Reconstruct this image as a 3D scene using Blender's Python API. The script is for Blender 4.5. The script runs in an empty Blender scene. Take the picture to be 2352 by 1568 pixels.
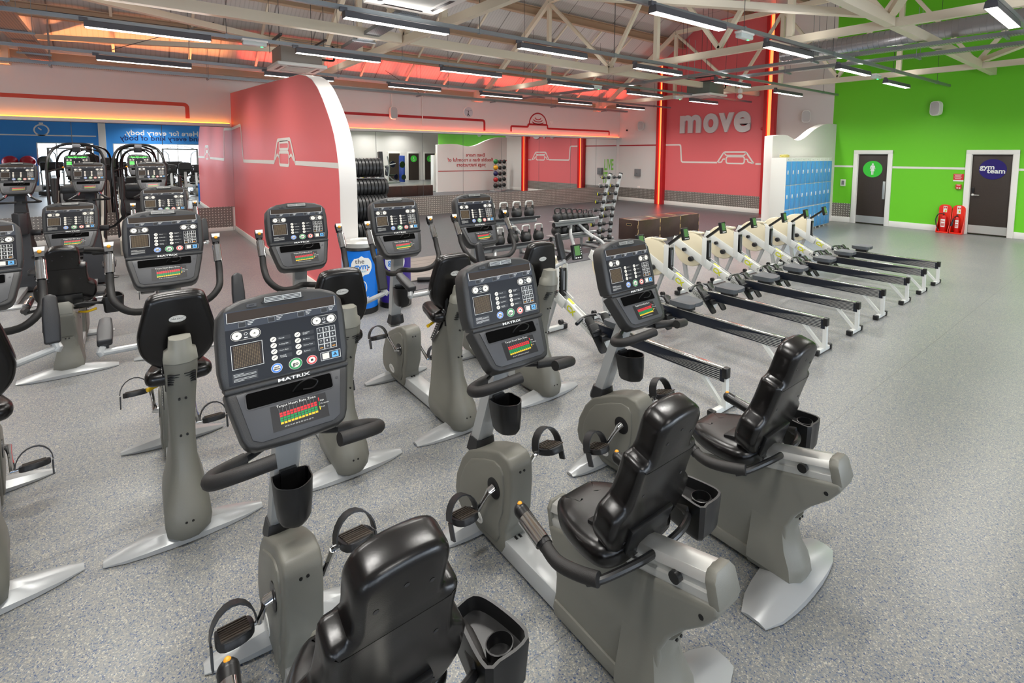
import bpy, bmesh, math, random
from mathutils import Vector, Matrix
PI = math.pi
sc = bpy.context.scene
COL = sc.collection
random.seed(7)

# ---------------------------------------------------------------- camera
FPX, PYC = 1145.59, 446.44
pitch, roll, yaw = 0.0805278, 0.0041623, 0.9185973
Fw = Vector((-math.sin(yaw)*math.cos(pitch), math.cos(yaw)*math.cos(pitch), -math.sin(pitch)))
Rt = Vector((math.cos(yaw), math.sin(yaw), 0)); Up = Rt.cross(Fw)
R2 = Rt*math.cos(roll)+Up*math.sin(roll); U2 = -Rt*math.sin(roll)+Up*math.cos(roll)
cam = bpy.data.cameras.new('camera'); camo = bpy.data.objects.new('camera', cam); COL.objects.link(camo)
M = Matrix.Identity(4)
for i in range(3):
    M[i][0] = R2[i]; M[i][1] = U2[i]; M[i][2] = -Fw[i]
M[0][3], M[1][3], M[2][3] = 14.40477, -16.81415, 1.97209
camo.matrix_world = M
cam.sensor_width = 36; cam.lens = FPX/2352*36; cam.shift_y = -(784-PYC)/2352
cam.clip_start = .05; cam.clip_end = 200
sc.camera = camo
# ---------------------------------------------------------------- world, view
w = bpy.data.worlds.new('world'); sc.world = w; w.use_nodes = True
w.node_tree.nodes['Background'].inputs[0].default_value = (.75, .86, 1, 1)
w.node_tree.nodes['Background'].inputs[1].default_value = 1.5
sc.view_settings.view_transform = 'Standard'; sc.view_settings.look = 'None'
sc.view_settings.exposure = 1.15; sc.view_settings.gamma = 1; sc.view_settings.use_curve_mapping = False
sc.cycles.max_bounces = 8; sc.cycles.diffuse_bounces = 5; sc.cycles.glossy_bounces = 4
sc.cycles.use_denoising = True
sc.cycles.sample_clamp_indirect = 6
LAMP = 4.0       # brightness of the lit lenses
TUBEW = 21.0     # watts of light from each tube fitting
STRIPW = 2.2     # watts per metre of the coloured ledge strips

# ---------------------------------------------------------------- materials
def lin(c):
    return tuple(((x/255)/12.92 if x/255 <= .04045 else (((x/255)+.055)/1.055)**2.4) for x in c)+(1,)
MATS = {}
def mat(name, col=(200, 200, 200), rough=.5, metal=0, emit=0, ecol=None, bump=0, bscale=200, spec=None, coat=0, var=0, vscale=3):
    if name in MATS: return MATS[name]
    m = bpy.data.materials.new(name); m.use_nodes = True; nt = m.node_tree; b = nt.nodes['Principled BSDF']
    b.inputs['Base Color'].default_value = lin(col); b.inputs['Roughness'].default_value = rough; b.inputs['Metallic'].default_value = metal
    if spec is not None: b.inputs['Specular IOR Level'].default_value = spec
    if coat: b.inputs['Coat Weight'].default_value = coat; b.inputs['Coat Roughness'].default_value = .1
    if emit:
        b.inputs['Emission Color'].default_value = lin(ecol or col); b.inputs['Emission Strength'].default_value = emit
    if bump or var:
        tc = nt.nodes.new('ShaderNodeTexCoord')
    if bump:
        n = nt.nodes.new('ShaderNodeTexNoise'); n.inputs['Scale'].default_value = bscale; n.inputs['Detail'].default_value = 2
        nt.links.new(tc.outputs['Object'], n.inputs['Vector'])
        bp = nt.nodes.new('ShaderNodeBump'); bp.inputs['Strength'].default_value = bump; bp.inputs['Distance'].default_value = .002
        nt.links.new(n.outputs['Fac'], bp.inputs['Height']); nt.links.new(bp.outputs['Normal'], b.inputs['Normal'])
    if var:
        n = nt.nodes.new('ShaderNodeTexNoise'); n.inputs['Scale'].default_value = vscale; n.inputs['Detail'].default_value = 4
        nt.links.new(tc.outputs['Object'], n.inputs['Vector'])
        r = nt.nodes.new('ShaderNodeValToRGB'); c = lin(col)
        r.color_ramp.elements[0].position = .3; r.color_ramp.elements[1].position = .7
        r.color_ramp.elements[0].color = tuple(x*(1-var) for x in c[:3])+(1,); r.color_ramp.elements[1].color = tuple(min(1, x*(1+var)) for x in c[:3])+(1,)
        nt.links.new(n.outputs['Fac'], r.inputs['Fac']); nt.links.new(r.outputs['Color'], b.inputs['Base Color'])
    MATS[name] = m
    return m
def node(nt, t, **kw):
    n = nt.nodes.new(t)
    for k, v in kw.items(): setattr(n, k, v)
    return n
def mth(nt, op, a, b=None):
    n = nt.nodes.new('ShaderNodeMath'); n.operation = op
    for i, x in enumerate((a, b)):
        if x is None: continue
        if isinstance(x, (int, float)): n.inputs[i].default_value = x
        else: nt.links.new(x, n.inputs[i])
    return n.outputs[0]
def ramp(nt, fac, stops, interp='LINEAR'):
    r = nt.nodes.new('ShaderNodeValToRGB'); r.color_ramp.interpolation = interp
    while len(r.color_ramp.elements) < len(stops): r.color_ramp.elements.new(.5)
    for e, (p, c) in zip(r.color_ramp.elements, stops): e.position = p; e.color = c
    nt.links.new(fac, r.inputs['Fac']); return r.outputs['Color']
def mixc(nt, fac, a, b):
    n = nt.nodes.new('ShaderNodeMix'); n.data_type = 'RGBA'
    for i, x in ((0, fac), (6, a), (7, b)):
        if isinstance(x, (int, float)): n.inputs[i].default_value = x
        elif isinstance(x, tuple): n.inputs[i].default_value = x
        else: nt.links.new(x, n.inputs[i])
    return n.outputs[2]

# speckled vinyl floor
def floor_material():
    m = bpy.data.materials.new('speckled_vinyl'); m.use_nodes = True; nt = m.node_tree; b = nt.nodes['Principled BSDF']
    tc = node(nt, 'ShaderNodeTexCoord')
    v1 = node(nt, 'ShaderNodeTexVoronoi'); v1.inputs['Scale'].default_value = 210; nt.links.new(tc.outputs['Object'], v1.inputs['Vector'])
    sep = node(nt, 'ShaderNodeSeparateColor'); nt.links.new(v1.outputs['Color'], sep.inputs[0])
    base = ramp(nt, sep.outputs[0], [(0, lin((84, 102, 138))), (.07, lin((122, 134, 154))), (.16, lin((152, 154, 154))), (.6, lin((166, 166, 162))), (.82, lin((186, 181, 168))), (.93, lin((212, 206, 192)))], 'CONSTANT')
    n2 = node(nt, 'ShaderNodeTexNoise'); n2.inputs['Scale'].default_value = .8; nt.links.new(tc.outputs['Object'], n2.inputs['Vector'])
    tint = ramp(nt, n2.outputs['Fac'], [(.3, (.57, .57, .57, 1)), (.7, (.63, .63, .63, 1))])
    mul = node(nt, 'ShaderNodeMix', data_type='RGBA', blend_type='MULTIPLY'); mul.inputs[0].default_value = 1
    nt.links.new(base, mul.inputs[6]); nt.links.new(tint, mul.inputs[7])
    # welded seams every 2 m
    sp = node(nt, 'ShaderNodeSeparateXYZ'); nt.links.new(tc.outputs['Object'], sp.inputs[0])
    d = mth(nt, 'ABSOLUTE', mth(nt, 'SUBTRACT', mth(nt, 'FRACT', mth(nt, 'DIVIDE', mth(nt, 'SUBTRACT', sp.outputs[0], .23+20-.9), 1.8)), .5))
    seam = mth(nt, 'LESS_THAN', d, .0016)
    out = mixc(nt, mth(nt, 'MULTIPLY', seam, .45), mul.outputs[2], lin((70, 70, 70)))
    nt.links.new(out, b.inputs['Base Color'])
    b.inputs['Roughness'].default_value = .34; b.inputs['Specular IOR Level'].default_value = .42
    n3 = node(nt, 'ShaderNodeTexNoise'); n3.inputs['Scale'].default_value = 30; nt.links.new(tc.outputs['Object'], n3.inputs['Vector'])
    bp = node(nt, 'ShaderNodeBump'); bp.inputs['Strength'].default_value = .12; bp.inputs['Distance'].default_value = .002
    nt.links.new(n3.outputs['Fac'], bp.inputs['Height']); nt.links.new(bp.outputs['Normal'], b.inputs['Normal'])
    return m
def rubber_floor_material():
    m = bpy.data.materials.new('rubber_flooring'); m.use_nodes = True; nt = m.node_tree; b = nt.nodes['Principled BSDF']
    tc = node(nt, 'ShaderNodeTexCoord')
    v1 = node(nt, 'ShaderNodeTexVoronoi'); v1.inputs['Scale'].default_value = 150; nt.links.new(tc.outputs['Object'], v1.inputs['Vector'])
    sep = node(nt, 'ShaderNodeSeparateColor'); nt.links.new(v1.outputs['Color'], sep.inputs[0])
    base = ramp(nt, sep.outputs[0], [(0, lin((66, 66, 70))), (.6, lin((76, 76, 80))), (.9, lin((104, 104, 110)))], 'CONSTANT')
    nt.links.new(base, b.inputs['Base Color']); b.inputs['Roughness'].default_value = .38
    return m
# raised checker plate: alternate rows of bright lozenges
def plate_material(name, ax, s=.065):
    m = bpy.data.materials.new(name); m.use_nodes = True; nt = m.node_tree; b = nt.nodes['Principled BSDF']
    tc = node(nt, 'ShaderNodeTexCoord'); sp = node(nt, 'ShaderNodeSeparateXYZ'); nt.links.new(tc.outputs['Object'], sp.inputs[0])
    x = mth(nt, 'DIVIDE', sp.outputs[ax], s); z = mth(nt, 'DIVIDE', sp.outputs[2], s)
    fx = mth(nt, 'SUBTRACT', mth(nt, 'FRACT', x), .5); fz = mth(nt, 'SUBTRACT', mth(nt, 'FRACT', z), .5)
    par = mth(nt, 'MODULO', mth(nt, 'ADD', mth(nt, 'ABSOLUTE', mth(nt, 'FLOOR', x)), mth(nt, 'ABSOLUTE', mth(nt, 'FLOOR', z))), 2)
    sgn = mth(nt, 'SUBTRACT', mth(nt, 'MULTIPLY', par, 2), 1)
    a = mth(nt, 'ADD', fx, mth(nt, 'MULTIPLY', fz, sgn)); c = mth(nt, 'SUBTRACT', fx, mth(nt, 'MULTIPLY', fz, sgn))
    d = mth(nt, 'ADD', mth(nt, 'MULTIPLY', mth(nt, 'MULTIPLY', a, a), 2.2), mth(nt, 'MULTIPLY', mth(nt, 'MULTIPLY', c, c), 9))
    h = mth(nt, 'MAXIMUM', mth(nt, 'SUBTRACT', 1, mth(nt, 'MULTIPLY', d, 2.2)), 0)
    nt.links.new(ramp(nt, h, [(0, lin((134, 128, 122))), (.35, lin((226, 222, 214)))]), b.inputs['Base Color'])
    bp = node(nt, 'ShaderNodeBump'); bp.inputs['Strength'].default_value = 1; bp.inputs['Distance'].default_value = .006
    nt.links.new(h, bp.inputs['Height']); nt.links.new(bp.outputs['Normal'], b.inputs['Normal'])
    b.inputs['Metallic'].default_value = .45; b.inputs['Roughness'].default_value = .4
    return m
def deck_material():       # ribbed roof lining
    m = bpy.data.materials.new('ribbed_roof_lining'); m.use_nodes = True; nt = m.node_tree; b = nt.nodes['Principled BSDF']
    tc = node(nt, 'ShaderNodeTexCoord'); sp = node(nt, 'ShaderNodeSeparateXYZ'); nt.links.new(tc.outputs['Object'], sp.inputs[0])
    f = mth(nt, 'FRACT', mth(nt, 'DIVIDE', sp.outputs[1], .09)); g = mth(nt, 'FRACT', mth(nt, 'DIVIDE', sp.outputs[1], 1.0))
    rib = mth(nt, 'LESS_THAN', mth(nt, 'ABSOLUTE', mth(nt, 'SUBTRACT', f, .5)), .12); seam = mth(nt, 'LESS_THAN', g, .03)
    c = mixc(nt, rib, lin((204, 200, 196)), lin((192, 188, 184))); c = mixc(nt, seam, c, lin((140, 136, 132)))
    nt.links.new(c, b.inputs['Base Color']); b.inputs['Roughness'].default_value = .45
    bp = node(nt, 'ShaderNodeBump'); bp.inputs['Strength'].default_value = .25; bp.inputs['Distance'].default_value = .006
    nt.links.new(rib, bp.inputs['Height']); nt.links.new(bp.outputs['Normal'], b.inputs['Normal'])
    return m
def perforated(name, col, s=.03, ax=(0, 1)):
    m = bpy.data.materials.new(name); m.use_nodes = True; nt = m.node_tree; b = nt.nodes['Principled BSDF']
    tc = node(nt, 'ShaderNodeTexCoord'); sp = node(nt, 'ShaderNodeSeparateXYZ'); nt.links.new(tc.outputs['Object'], sp.inputs[0])
    u = mth(nt, 'SUBTRACT', mth(nt, 'FRACT', mth(nt, 'DIVIDE', sp.outputs[ax[0]], s)), .5); v = mth(nt, 'SUBTRACT', mth(nt, 'FRACT', mth(nt, 'DIVIDE', sp.outputs[ax[1]], s)), .5)
    hole = mth(nt, 'LESS_THAN', mth(nt, 'ADD', mth(nt, 'MULTIPLY', u, u), mth(nt, 'MULTIPLY', v, v)), .07)
    nt.links.new(mixc(nt, hole, lin(col), lin((20, 20, 20))), b.inputs['Base Color']); b.inputs['Roughness'].default_value = .4; b.inputs['Metallic'].default_value = .5
    return m

FLOOR, RUBBER, DECK = floor_material(), rubber_floor_material(), deck_material()
PLX, PLY = plate_material('checker_plate', 0), plate_material('checker_plate_side', 1)
K = lambda *a, **k: mat(*a, **k)
WALL = K('white_wall_paint', (226, 222, 218), .6); PINK = K('coral_red_wall_paint', (232, 112, 116), .5)
RED = K('deep_red_paint', (202, 40, 44), .5); GREEN = K('lime_green_wall_paint', (108, 203, 32), .55)
WHITE = K('white_gloss_paint', (236, 234, 228), .35); CREAM = K('cream_steel_paint', (226, 214, 192), .45)
PURLIN = K('tan_steel_paint', (186, 160, 134), .5)
MIRROR = K('mirror_glass', (240, 243, 243), .0, 1); SEAM = K('mirror_joint', (90, 94, 96), .4)
ODRK = K('black_moulded_plastic', (34, 34, 36), .42, bump=.25, bscale=500); BLK = K('black_plastic', (20, 20, 21), .35)
CONS = K('dark_grey_console_plastic', (47, 47, 47), .42, bump=.25, bscale=400); CPAN = K('navy_black_overlay', (24, 25, 30), .35, spec=.25)
CBAND = K('slate_overlay', (56, 60, 68), .35, spec=.25); VINYL = K('black_upholstery', (12, 10, 10), .27, bump=.08, bscale=300, spec=.5)
FOAM = K('black_foam_grip', (26, 24, 23), .55, bump=.4, bscale=600)
OLIVE = K('olive_grey_shroud', (112, 111, 103), .42, bump=.2, bscale=500); SILV = K('silver_painted_steel', (168, 170, 170), .3, .25)
ALU = K('brushed_aluminium', (196, 196, 192), .38, .6); CHROME = K('chrome', (215, 215, 215), .08, 1)
BADGE = K('pale_badge', (208, 208, 204), .35); INK = K('printed_white', (232, 232, 228), .5); INKD = K('printed_dark', (30, 30, 34), .5)
GREY = K('grey_moulding', (128, 130, 132), .45); DGREY = K('dark_grey_metal', (70, 70, 72), .45, .3)
YEL = K('yellow_lever_plastic', (236, 190, 20), .4); ORG = K('orange_button', (240, 160, 40), .4)
BLUEB = K('blue_button', (96, 170, 226), .4); GREENB = K('green_ring', (20, 140, 74), .4); REDB = K('red_ring', (206, 44, 50), .4); YELB = K('chart_yellow', (238, 190, 40), .4)
MATX = K('led_matrix_window', (50, 40, 32), .4, spec=.25); MATXD = K('led_dot', (120, 102, 74), .5); BEIGE = K('cream_button', (228, 222, 210), .4)
GALV = K('galvanised_steel', (150, 156, 160), .35, .6); DUCT = K('spiral_duct_steel', (170, 168, 172), .3, .8)
FITT = K('grey_light_fitting', (92, 92, 98), .45, .2); TUBE = K('lit_tube_lens', (255, 255, 255), .5, emit=LAMP, ecol=(255, 250, 240))
REDLED = K('lit_red_strip', (255, 60, 30), .5, emit=4, ecol=(255, 90, 50)); ORLED = K('lit_orange_strip', (255, 120, 20), .5, emit=4, ecol=(255, 150, 40))
REDTUBE = K('lit_red_tube', (255, 60, 30), .5, emit=2.6, ecol=(255, 88, 44))

# ---------------------------------------------------------------- mesh builder
def frame(o, x, y, z):
    m = Matrix.Identity(4)
    for i in range(3): m[i][0] = x[i]; m[i][1] = y[i]; m[i][2] = z[i]; m[i][3] = o[i]
    return m
def T(x=0, y=0, z=0): return Matrix.Translation((x, y, z))
def RX(a): return Matrix.Rotation(a, 4, 'X')
def RY(a): return Matrix.Rotation(a, 4, 'Y')
def RZ(a): return Matrix.Rotation(a, 4, 'Z')
def bev(vs, fs, wd, seg=2):
    bm = bmesh.new(); vv = [bm.verts.new(v) for v in vs]
    for f in fs: bm.faces.new([vv[i] for i in f])
    bm.normal_update()
    ed = [e for e in bm.edges if len(e.link_faces) == 2 and e.calc_face_angle(0) > .5]
    if ed: bmesh.ops.bevel(bm, geom=ed, offset=wd, segments=seg, affect='EDGES', profile=.5, clamp_overlap=True)
    bm.verts.index_update()
    r = ([v.co.copy() for v in bm.verts], [[v.index for v in f.verts] for f in bm.faces]); bm.free(); return r
def smooth_path(pts, n=6):
    P = [Vector(p) for p in pts]
    if len(P) < 3: return P
    out = []
    for i in range(len(P)-1):
        p0 = P[max(i-1, 0)]; p1 = P[i]; p2 = P[i+1]; p3 = P[min(i+2, len(P)-1)]
        for k in range(n):
            t = k/n
            out.append(.5*((2*p1)+(p2-p0)*t+(2*p0-5*p1+4*p2-p3)*t*t+(3*p1-p0-3*p2+p3)*t**3))
    out.append(P[-1]); return out
def arc(cx, cy, r, a0, a1, n): return [(cx+r*math.cos(math.radians(a0+(a1-a0)*i/n)), cy+r*math.sin(math.radians(a0+(a1-a0)*i/n))) for i in range(n+1)]
def rrect(w, h, r, n=4, cx=0, cy=0):
    o = []
    for sx, sy, a in ((1, -1, -90), (1, 1, 0), (-1, 1, 90), (-1, -1, 180)):
        o += [(cx+x, cy+y) for x, y in arc(sx*(w/2-r), sy*(h/2-r), r, a, a+90, n)]
    return o
def inset(o, d):
    n = len(o); res = []
    for i in range(n):
        p, q, r = Vector(o[i-1]), Vector(o[i]), Vector(o[(i+1) % n])
        a = (q-p); b = (r-q)
        if a.length < 1e-9: a = b
        if b.length < 1e-9: b = a
        t = (a.normalized()+b.normalized())
        t = t.normalized() if t.length > 1e-6 else a.normalized()
        k = min(1.6, 1/max(.3, t.dot(a.normalized())))
        res.append((q.x-t.y*d*k, q.y+t.x*d*k))
    return res
def resample(o, n):
    P = [Vector(p) for p in smooth_path([(x, y, 0) for x, y in o+[o[0]]], 6)]
    L = [0]
    for a, b in zip(P, P[1:]): L.append(L[-1]+(b-a).length)
    res = []; j = 0
    for k in range(n):
        s = L[-1]*k/n
        while L[j+1] < s: j += 1
        t = (s-L[j])/max(1e-9, L[j+1]-L[j]); q = P[j].lerp(P[j+1], t); res.append((q.x, q.y))
    return res
TXT = {}
def text_geo(s, size, align='CENTER', bold=0, extr=0, res=2):
    key = (s, size, align, bold, extr, res)
    if key in TXT: return TXT[key]
    c = bpy.data.curves.new('lettering', 'FONT'); c.body = s; c.size = size; c.align_x = align; c.align_y = 'CENTER'
    c.offset = bold; c.extrude = extr; c.resolution_u = res; c.fill_mode = 'BOTH' if extr else 'FRONT'; c.space_line = .85
    o = bpy.data.objects.new('lettering', c); me = bpy.data.meshes.new_from_object(o)
    r = ([v.co.copy() for v in me.vertices], [list(p.vertices) for p in me.polygons])
    bpy.data.meshes.remove(me); bpy.data.objects.remove(o); bpy.data.curves.remove(c)
    TXT[key] = r; return r
class MB:
    def __init__(s, m=None): s.v = []; s.f = []; s.mi = []; s.ms = []; s.c = 0; s.X = Matrix.Identity(4); (m and s.m(m))
    def m(s, mt):
        if mt not in s.ms: s.ms.append(mt)
        s.c = s.ms.index(mt); return s
    def at(s, X): s.X = X; return s
    def add(s, vs, fs, X=None):
        X = s.X @ X if X is not None else s.X; k = len(s.v)
        s.v += [X @ Vector(v) for v in vs]; s.f += [[i+k for i in f] for f in fs]; s.mi += [s.c]*len(fs); return s
    def box(s, cx, cy, cz, sx, sy, sz, b=0, X=None, seg=2):
        vs = [Vector((cx+a*sx/2, cy+d*sy/2, cz+e*sz/2)) for a in (-1, 1) for d in (-1, 1) for e in (-1, 1)]
        fs = [(0, 1, 3, 2), (4, 6, 7, 5), (0, 4, 5, 1), (2, 3, 7, 6), (0, 2, 6, 4), (1, 5, 7, 3)]
        if b: vs, fs = bev(vs, fs, b, seg)
        return s.add(vs, fs, X)
    def prism(s, o, lo, hi, b=0, X=None, plane='xz', seg=2):
        n = len(o)
        f3 = {'xz': lambda p, t: Vector((p[0], t, p[1])), 'xy': lambda p, t: Vector((p[0], p[1], t)), 'yz': lambda p, t: Vector((t, p[0], p[1]))}[plane]
        vs = [f3(p, lo) for p in o]+[f3(p, hi) for p in o]
        fs = [list(range(n))[::-1], list(range(n, 2*n))]+[(i, (i+1) % n, n+(i+1) % n, n+i) for i in range(n)]
        area = sum(o[i][0]*o[(i+1) % n][1]-o[(i+1) % n][0]*o[i][1] for i in range(n))
        if (area < 0) != (plane == 'xz'): fs = [list(f)[::-1] for f in fs]
        if b: vs, fs = bev(vs, fs, b, seg)
        return s.add(vs, fs, X)
    def tube(s, pts, r, n=8, sm=0, X=None, cap=True):
        P = smooth_path(pts, sm) if sm else [Vector(p) for p in pts]
        rr = r if isinstance(r, (list, tuple)) else [r]*len(P)
        if len(rr) != len(P): rr = [rr[min(len(rr)-1, int(i*len(rr)/len(P)))] for i in range(len(P))]
        vs = []; fs = []; t0 = (P[1]-P[0]).normalized(); u = t0.orthogonal().normalized()
        for i, p in enumerate(P):
            t = (P[min(i+1, len(P)-1)]-P[max(i-1, 0)]).normalized(); u = (u-t*u.dot(t)).normalized(); q = t.cross(u)
            vs += [p+(u*math.cos(2*PI*k/n)+q*math.sin(2*PI*k/n))*rr[i] for k in range(n)]
        for i in range(len(P)-1):
            for k in range(n): fs.append((i*n+k, i*n+(k+1) % n, (i+1)*n+(k+1) % n, (i+1)*n+k))
        if cap: fs += [list(range(n))[::-1], [len(vs)-n+k for k in range(n)]]
        return s.add(vs, fs, X)
    def lathe(s, pr, n=20, X=None):
        vs = []; fs = []
        for r, z in pr: vs += [Vector((r*math.cos(2*PI*k/n), r*math.sin(2*PI*k/n), z)) for k in range(n)]
        for i in range(len(pr)-1):
            for k in range(n): fs.append((i*n+k, i*n+(k+1) % n, (i+1)*n+(k+1) % n, (i+1)*n+k))
        fs += [list(range(n))[::-1], [len(vs)-n+k for k in range(n)]]
        return s.add(vs, fs, X)
    def ball(s, r, X=None, n=16, sz=1.0):
        return s.lathe([(max(.001, r*math.sin(PI*i/(n//2))), -r*sz*math.cos(PI*i/(n//2))) for i in range(n//2+1)], n, X)
    def loft(s, secs, X=None, cap=True):
        n = len(secs[0]); vs = [Vector(p) for q in secs for p in q]; fs = []
        for i in range(len(secs)-1):
            for k in range(n): fs.append((i*n+k, i*n+(k+1) % n, (i+1)*n+(k+1) % n, (i+1)*n+k))
        if cap: fs += [list(range(n))[::-1], [len(vs)-n+k for k in range(n)]]
        return s.add(vs, fs, X)
    def pad(s, o, t, r, X=None, n=56, crown=.0, back=True):     # puffy slab: outline in xy, thickness t along z
        o = resample(o, n); a = sum(o[i][0]*o[(i+1) % n][1]-o[(i+1) % n][0]*o[i][1] for i in range(n))
        if a < 0: o = o[::-1]
        R = [(inset(o, r*(1-math.sin(th))), (r-r*math.cos(th))) for th in (0, .5, 1.05, PI/2)]
        lay = [(inset(o, r), 0)]+[(inset(o, r*(1-math.sin(th))), r*(1-math.cos(th))) for th in (.55, 1.1, PI/2)]
        lay += [(inset(o, r*(1-math.sin(th))), t-r*(1-math.cos(th))) for th in (PI/2, 1.1, .55, .0)]
        if crown: lay += [(inset(o, r*1.9), t+crown*.6), (inset(o, r*2.9), t+crown)]
        if back: lay = [(inset(o, r*2), .0)]+lay
        return s.loft([[(x, y, z) for x, y in q] for q, z in lay], X)
    def flat(s, o, z=0, X=None): return s.add([(x, y, z) for x, y in o], [list(range(len(o)))], X)
    def quad(s, x0, y0, x1, y1, z=0, X=None): return s.flat([(x0, y0), (x1, y0), (x1, y1), (x0, y1)], z, X)
    def disc(s, cx, cy, r, z=0, n=20, ry=None, X=None): return s.flat([(cx+r*math.cos(2*PI*k/n), cy+(ry or r)*math.sin(2*PI*k/n)) for k in range(n)], z, X)
    def line(s, pts, w, z=0, X=None, closed=False):               # flat stroke of constant width
        P = [Vector(p) for p in pts]; n = len(P); L = []; R = []
        for i in range(n):
            if closed: a, b = P[i]-P[i-1], P[(i+1) % n]-P[i]
            else: a, b = (P[i]-P[i-1] if i else P[1]-P[0]), (P[i+1]-P[i] if i < n-1 else P[-1]-P[-2])
            a.normalize(); b.normalize(); t = a+b; t = t.normalized() if t.length > 1e-6 else a
            k = w/2/max(.45, t.dot(a)); nn = Vector((-t.y, t.x))*k; L.append(P[i]+nn); R.append(P[i]-nn)
        vs = [(p.x, p.y, z) for p in L+R]; fs = [(i, n+i, n+i+1, i+1) for i in range(n-1)]
        if closed: fs.append((n-1, 2*n-1, n, 0))
        return s.add(vs, fs, X)
    def text(s, t, size, X, **k): return s.add(*text_geo(t, size, **k), X)
    def build(s, name, parent=None, loc=None, ang=35, link=True):
        me = bpy.data.meshes.new(name); me.from_pydata([tuple(v) for v in s.v], [], s.f); me.update()
        for m in s.ms: me.materials.append(m)
        me.polygons.foreach_set('material_index', s.mi)
        me.polygons.foreach_set('use_smooth', [True]*len(s.f))
        me.set_sharp_from_angle(angle=math.radians(ang))
        o = bpy.data.objects.new(name, me); COL.objects.link(o)
        if parent: o.parent = parent
        if loc: o.location = loc
        return o
def tag(o, label=None, cat=None, group=None, kind=None):
    if label: o['label'] = label
    if cat: o['category'] = cat
    if group: o['group'] = group
    if kind: o['kind'] = kind
    return o
def thing(name, label, cat, loc=(0, 0, 0), group=None, rz=0):
    o = bpy.data.objects.new(name, None); COL.objects.link(o); o.location = loc; o.rotation_euler = (0, 0, rz); o.empty_display_size = .1
    return tag(o, label, cat, group)
def struct(mb, name, label=None, **k): return tag(mb.build(name, **k), label=label, kind='structure')
KIDS = {}
def dup(o, loc, label=None, rz=None, group=None):
    def cp(x, par):
        c = x.copy(); COL.objects.link(c); c.parent = par
        for ch in list(x.children): cp(ch, c)
        return c
    r = cp(o, None); r.location = loc
    if rz is not None: r.rotation_euler = (0, 0, rz)
    if label: r['label'] = label
    if group: r['group'] = group
    return r
# ================================================================ ROOM
WX, WY = 20.0, -26.0; EAVE = 4.15; FLAT = 6.75; KX = 3.75
m = MB(FLOOR); m.box(WX/2, (WY+3)/2, -.1, WX+.4, -WY+3.4, .2); struct(m, 'floor', 'grey speckled vinyl gym floor')
# dark rubber training floor, following the foot of the curved partition
YE = -4.3
def part_x(y):            # gently curved partition centre line, y from YE to 0
    t = (y-YE)/-YE; return 8.42-.17*t-.12*math.sin(PI*t)
o = [(0, -14.5), (7.95, -14.5), (7.95, -11)]+[(7.95, -6.0)]+[(part_x(YE-YE*i/8)-(.3 if i == 0 else 0), YE-YE*i/8) for i in range(9)]+[(0, 0)]
m = MB(RUBBER); m.prism(o, 0, .012, plane='xy'); struct(m, 'floor_rubber', 'dark rubber training floor')
# ceiling: steep lining rising from each long wall to a flat centre
def slab(m, x0, z0, x1, z1, t=.12): m.prism([(x0, z0), (x1, z1), (x1, z1+t), (x0, z0+t)], WY, 3)
m = MB(DECK); slab(m, -.2, EAVE-.14, KX, FLAT); slab(m, KX, FLAT, WX-KX, FLAT); slab(m, WX-KX, FLAT, WX+.2, EAVE-.14)
struct(m, 'ceiling', 'ribbed roof lining')
# --- mirror wall
m = MB(WALL); m.box(-.1, WY/2, EAVE/2, .2, -WY, EAVE); struct(m, 'wall_left', 'white wall above the long mirror')
def strip(mb, pts, w, X, th=.004):                # painted line, a hair proud of the wall
    mb.line(pts, w, th, X)
def rnd(pts, r=.09, n=4):
    out = [pts[0]]
    for a, b, c in zip(pts, pts[1:], pts[2:]):
        a, b, c = Vector(a), Vector(b), Vector(c); p = b+(a-b).normalized()*r; q = b+(c-b).normalized()*r
        for i in range(n+1): t = i/n; out.append(tuple(p*(1-t)**2+b*2*t*(1-t)+q*t*t))
    return out+[pts[-1]]
WL = frame((0, 0, 0), (0, 1, 0), (0, 0, 1), (1, 0, 0))      # wall X=0 : u=Y v=Z
WB = frame((0, 0, 0), (1, 0, 0), (0, 0, 1), (0, -1, 0))     # wall Y=0 : u=X v=Z
LR = K('red_line_paint', (176, 30, 36), .5); LO = K('orange_red_line_paint', (196, 66, 36), .5)
m = MB(LO); strip(m, rnd([(-25.9, 3.13), (-15.67, 3.13), (-15.67, 2.80)]), .085, WL)
tag(m.build('painted_line'), 'orange red line painted on white wall left of coral partition', 'wall graphic')
m = MB(LR); strip(m, rnd([(-14.4, 3.13), (-7.03, 3.13), (-7.03, 2.78)]), .08, WL)
tag(m.build('painted_line'), 'red line painted behind the round white clock', 'wall graphic')
m = MB(LR); strip(m, rnd([(-5.87, 2.78), (-5.87, 2.98), (-5.08, 2.98), (-5.08, 3.08), (-4.13, 3.08), (-4.13, 2.95), (-.66, 2.95), (-.66, 2.78)], .05), .07, WL)
strip(m, [(-4.6+.42*math.cos(math.radians(a)), 3.1+.4*math.sin(math.radians(a))) for a in range(0, 181, 10)], .05, WL)
for r, z in ((.16, 3.38), (.24, 3.3), (.3, 3.22)): strip(m, [(-4.6+r*math.cos(math.radians(a)), z+.12*math.sin(math.radians(a))) for a in range(200, 341, 12)], .035, WL)
tag(m.build('painted_dome_graphic'), 'red painted line with ribbed half dome above the mirror', 'wall graphic')
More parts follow.
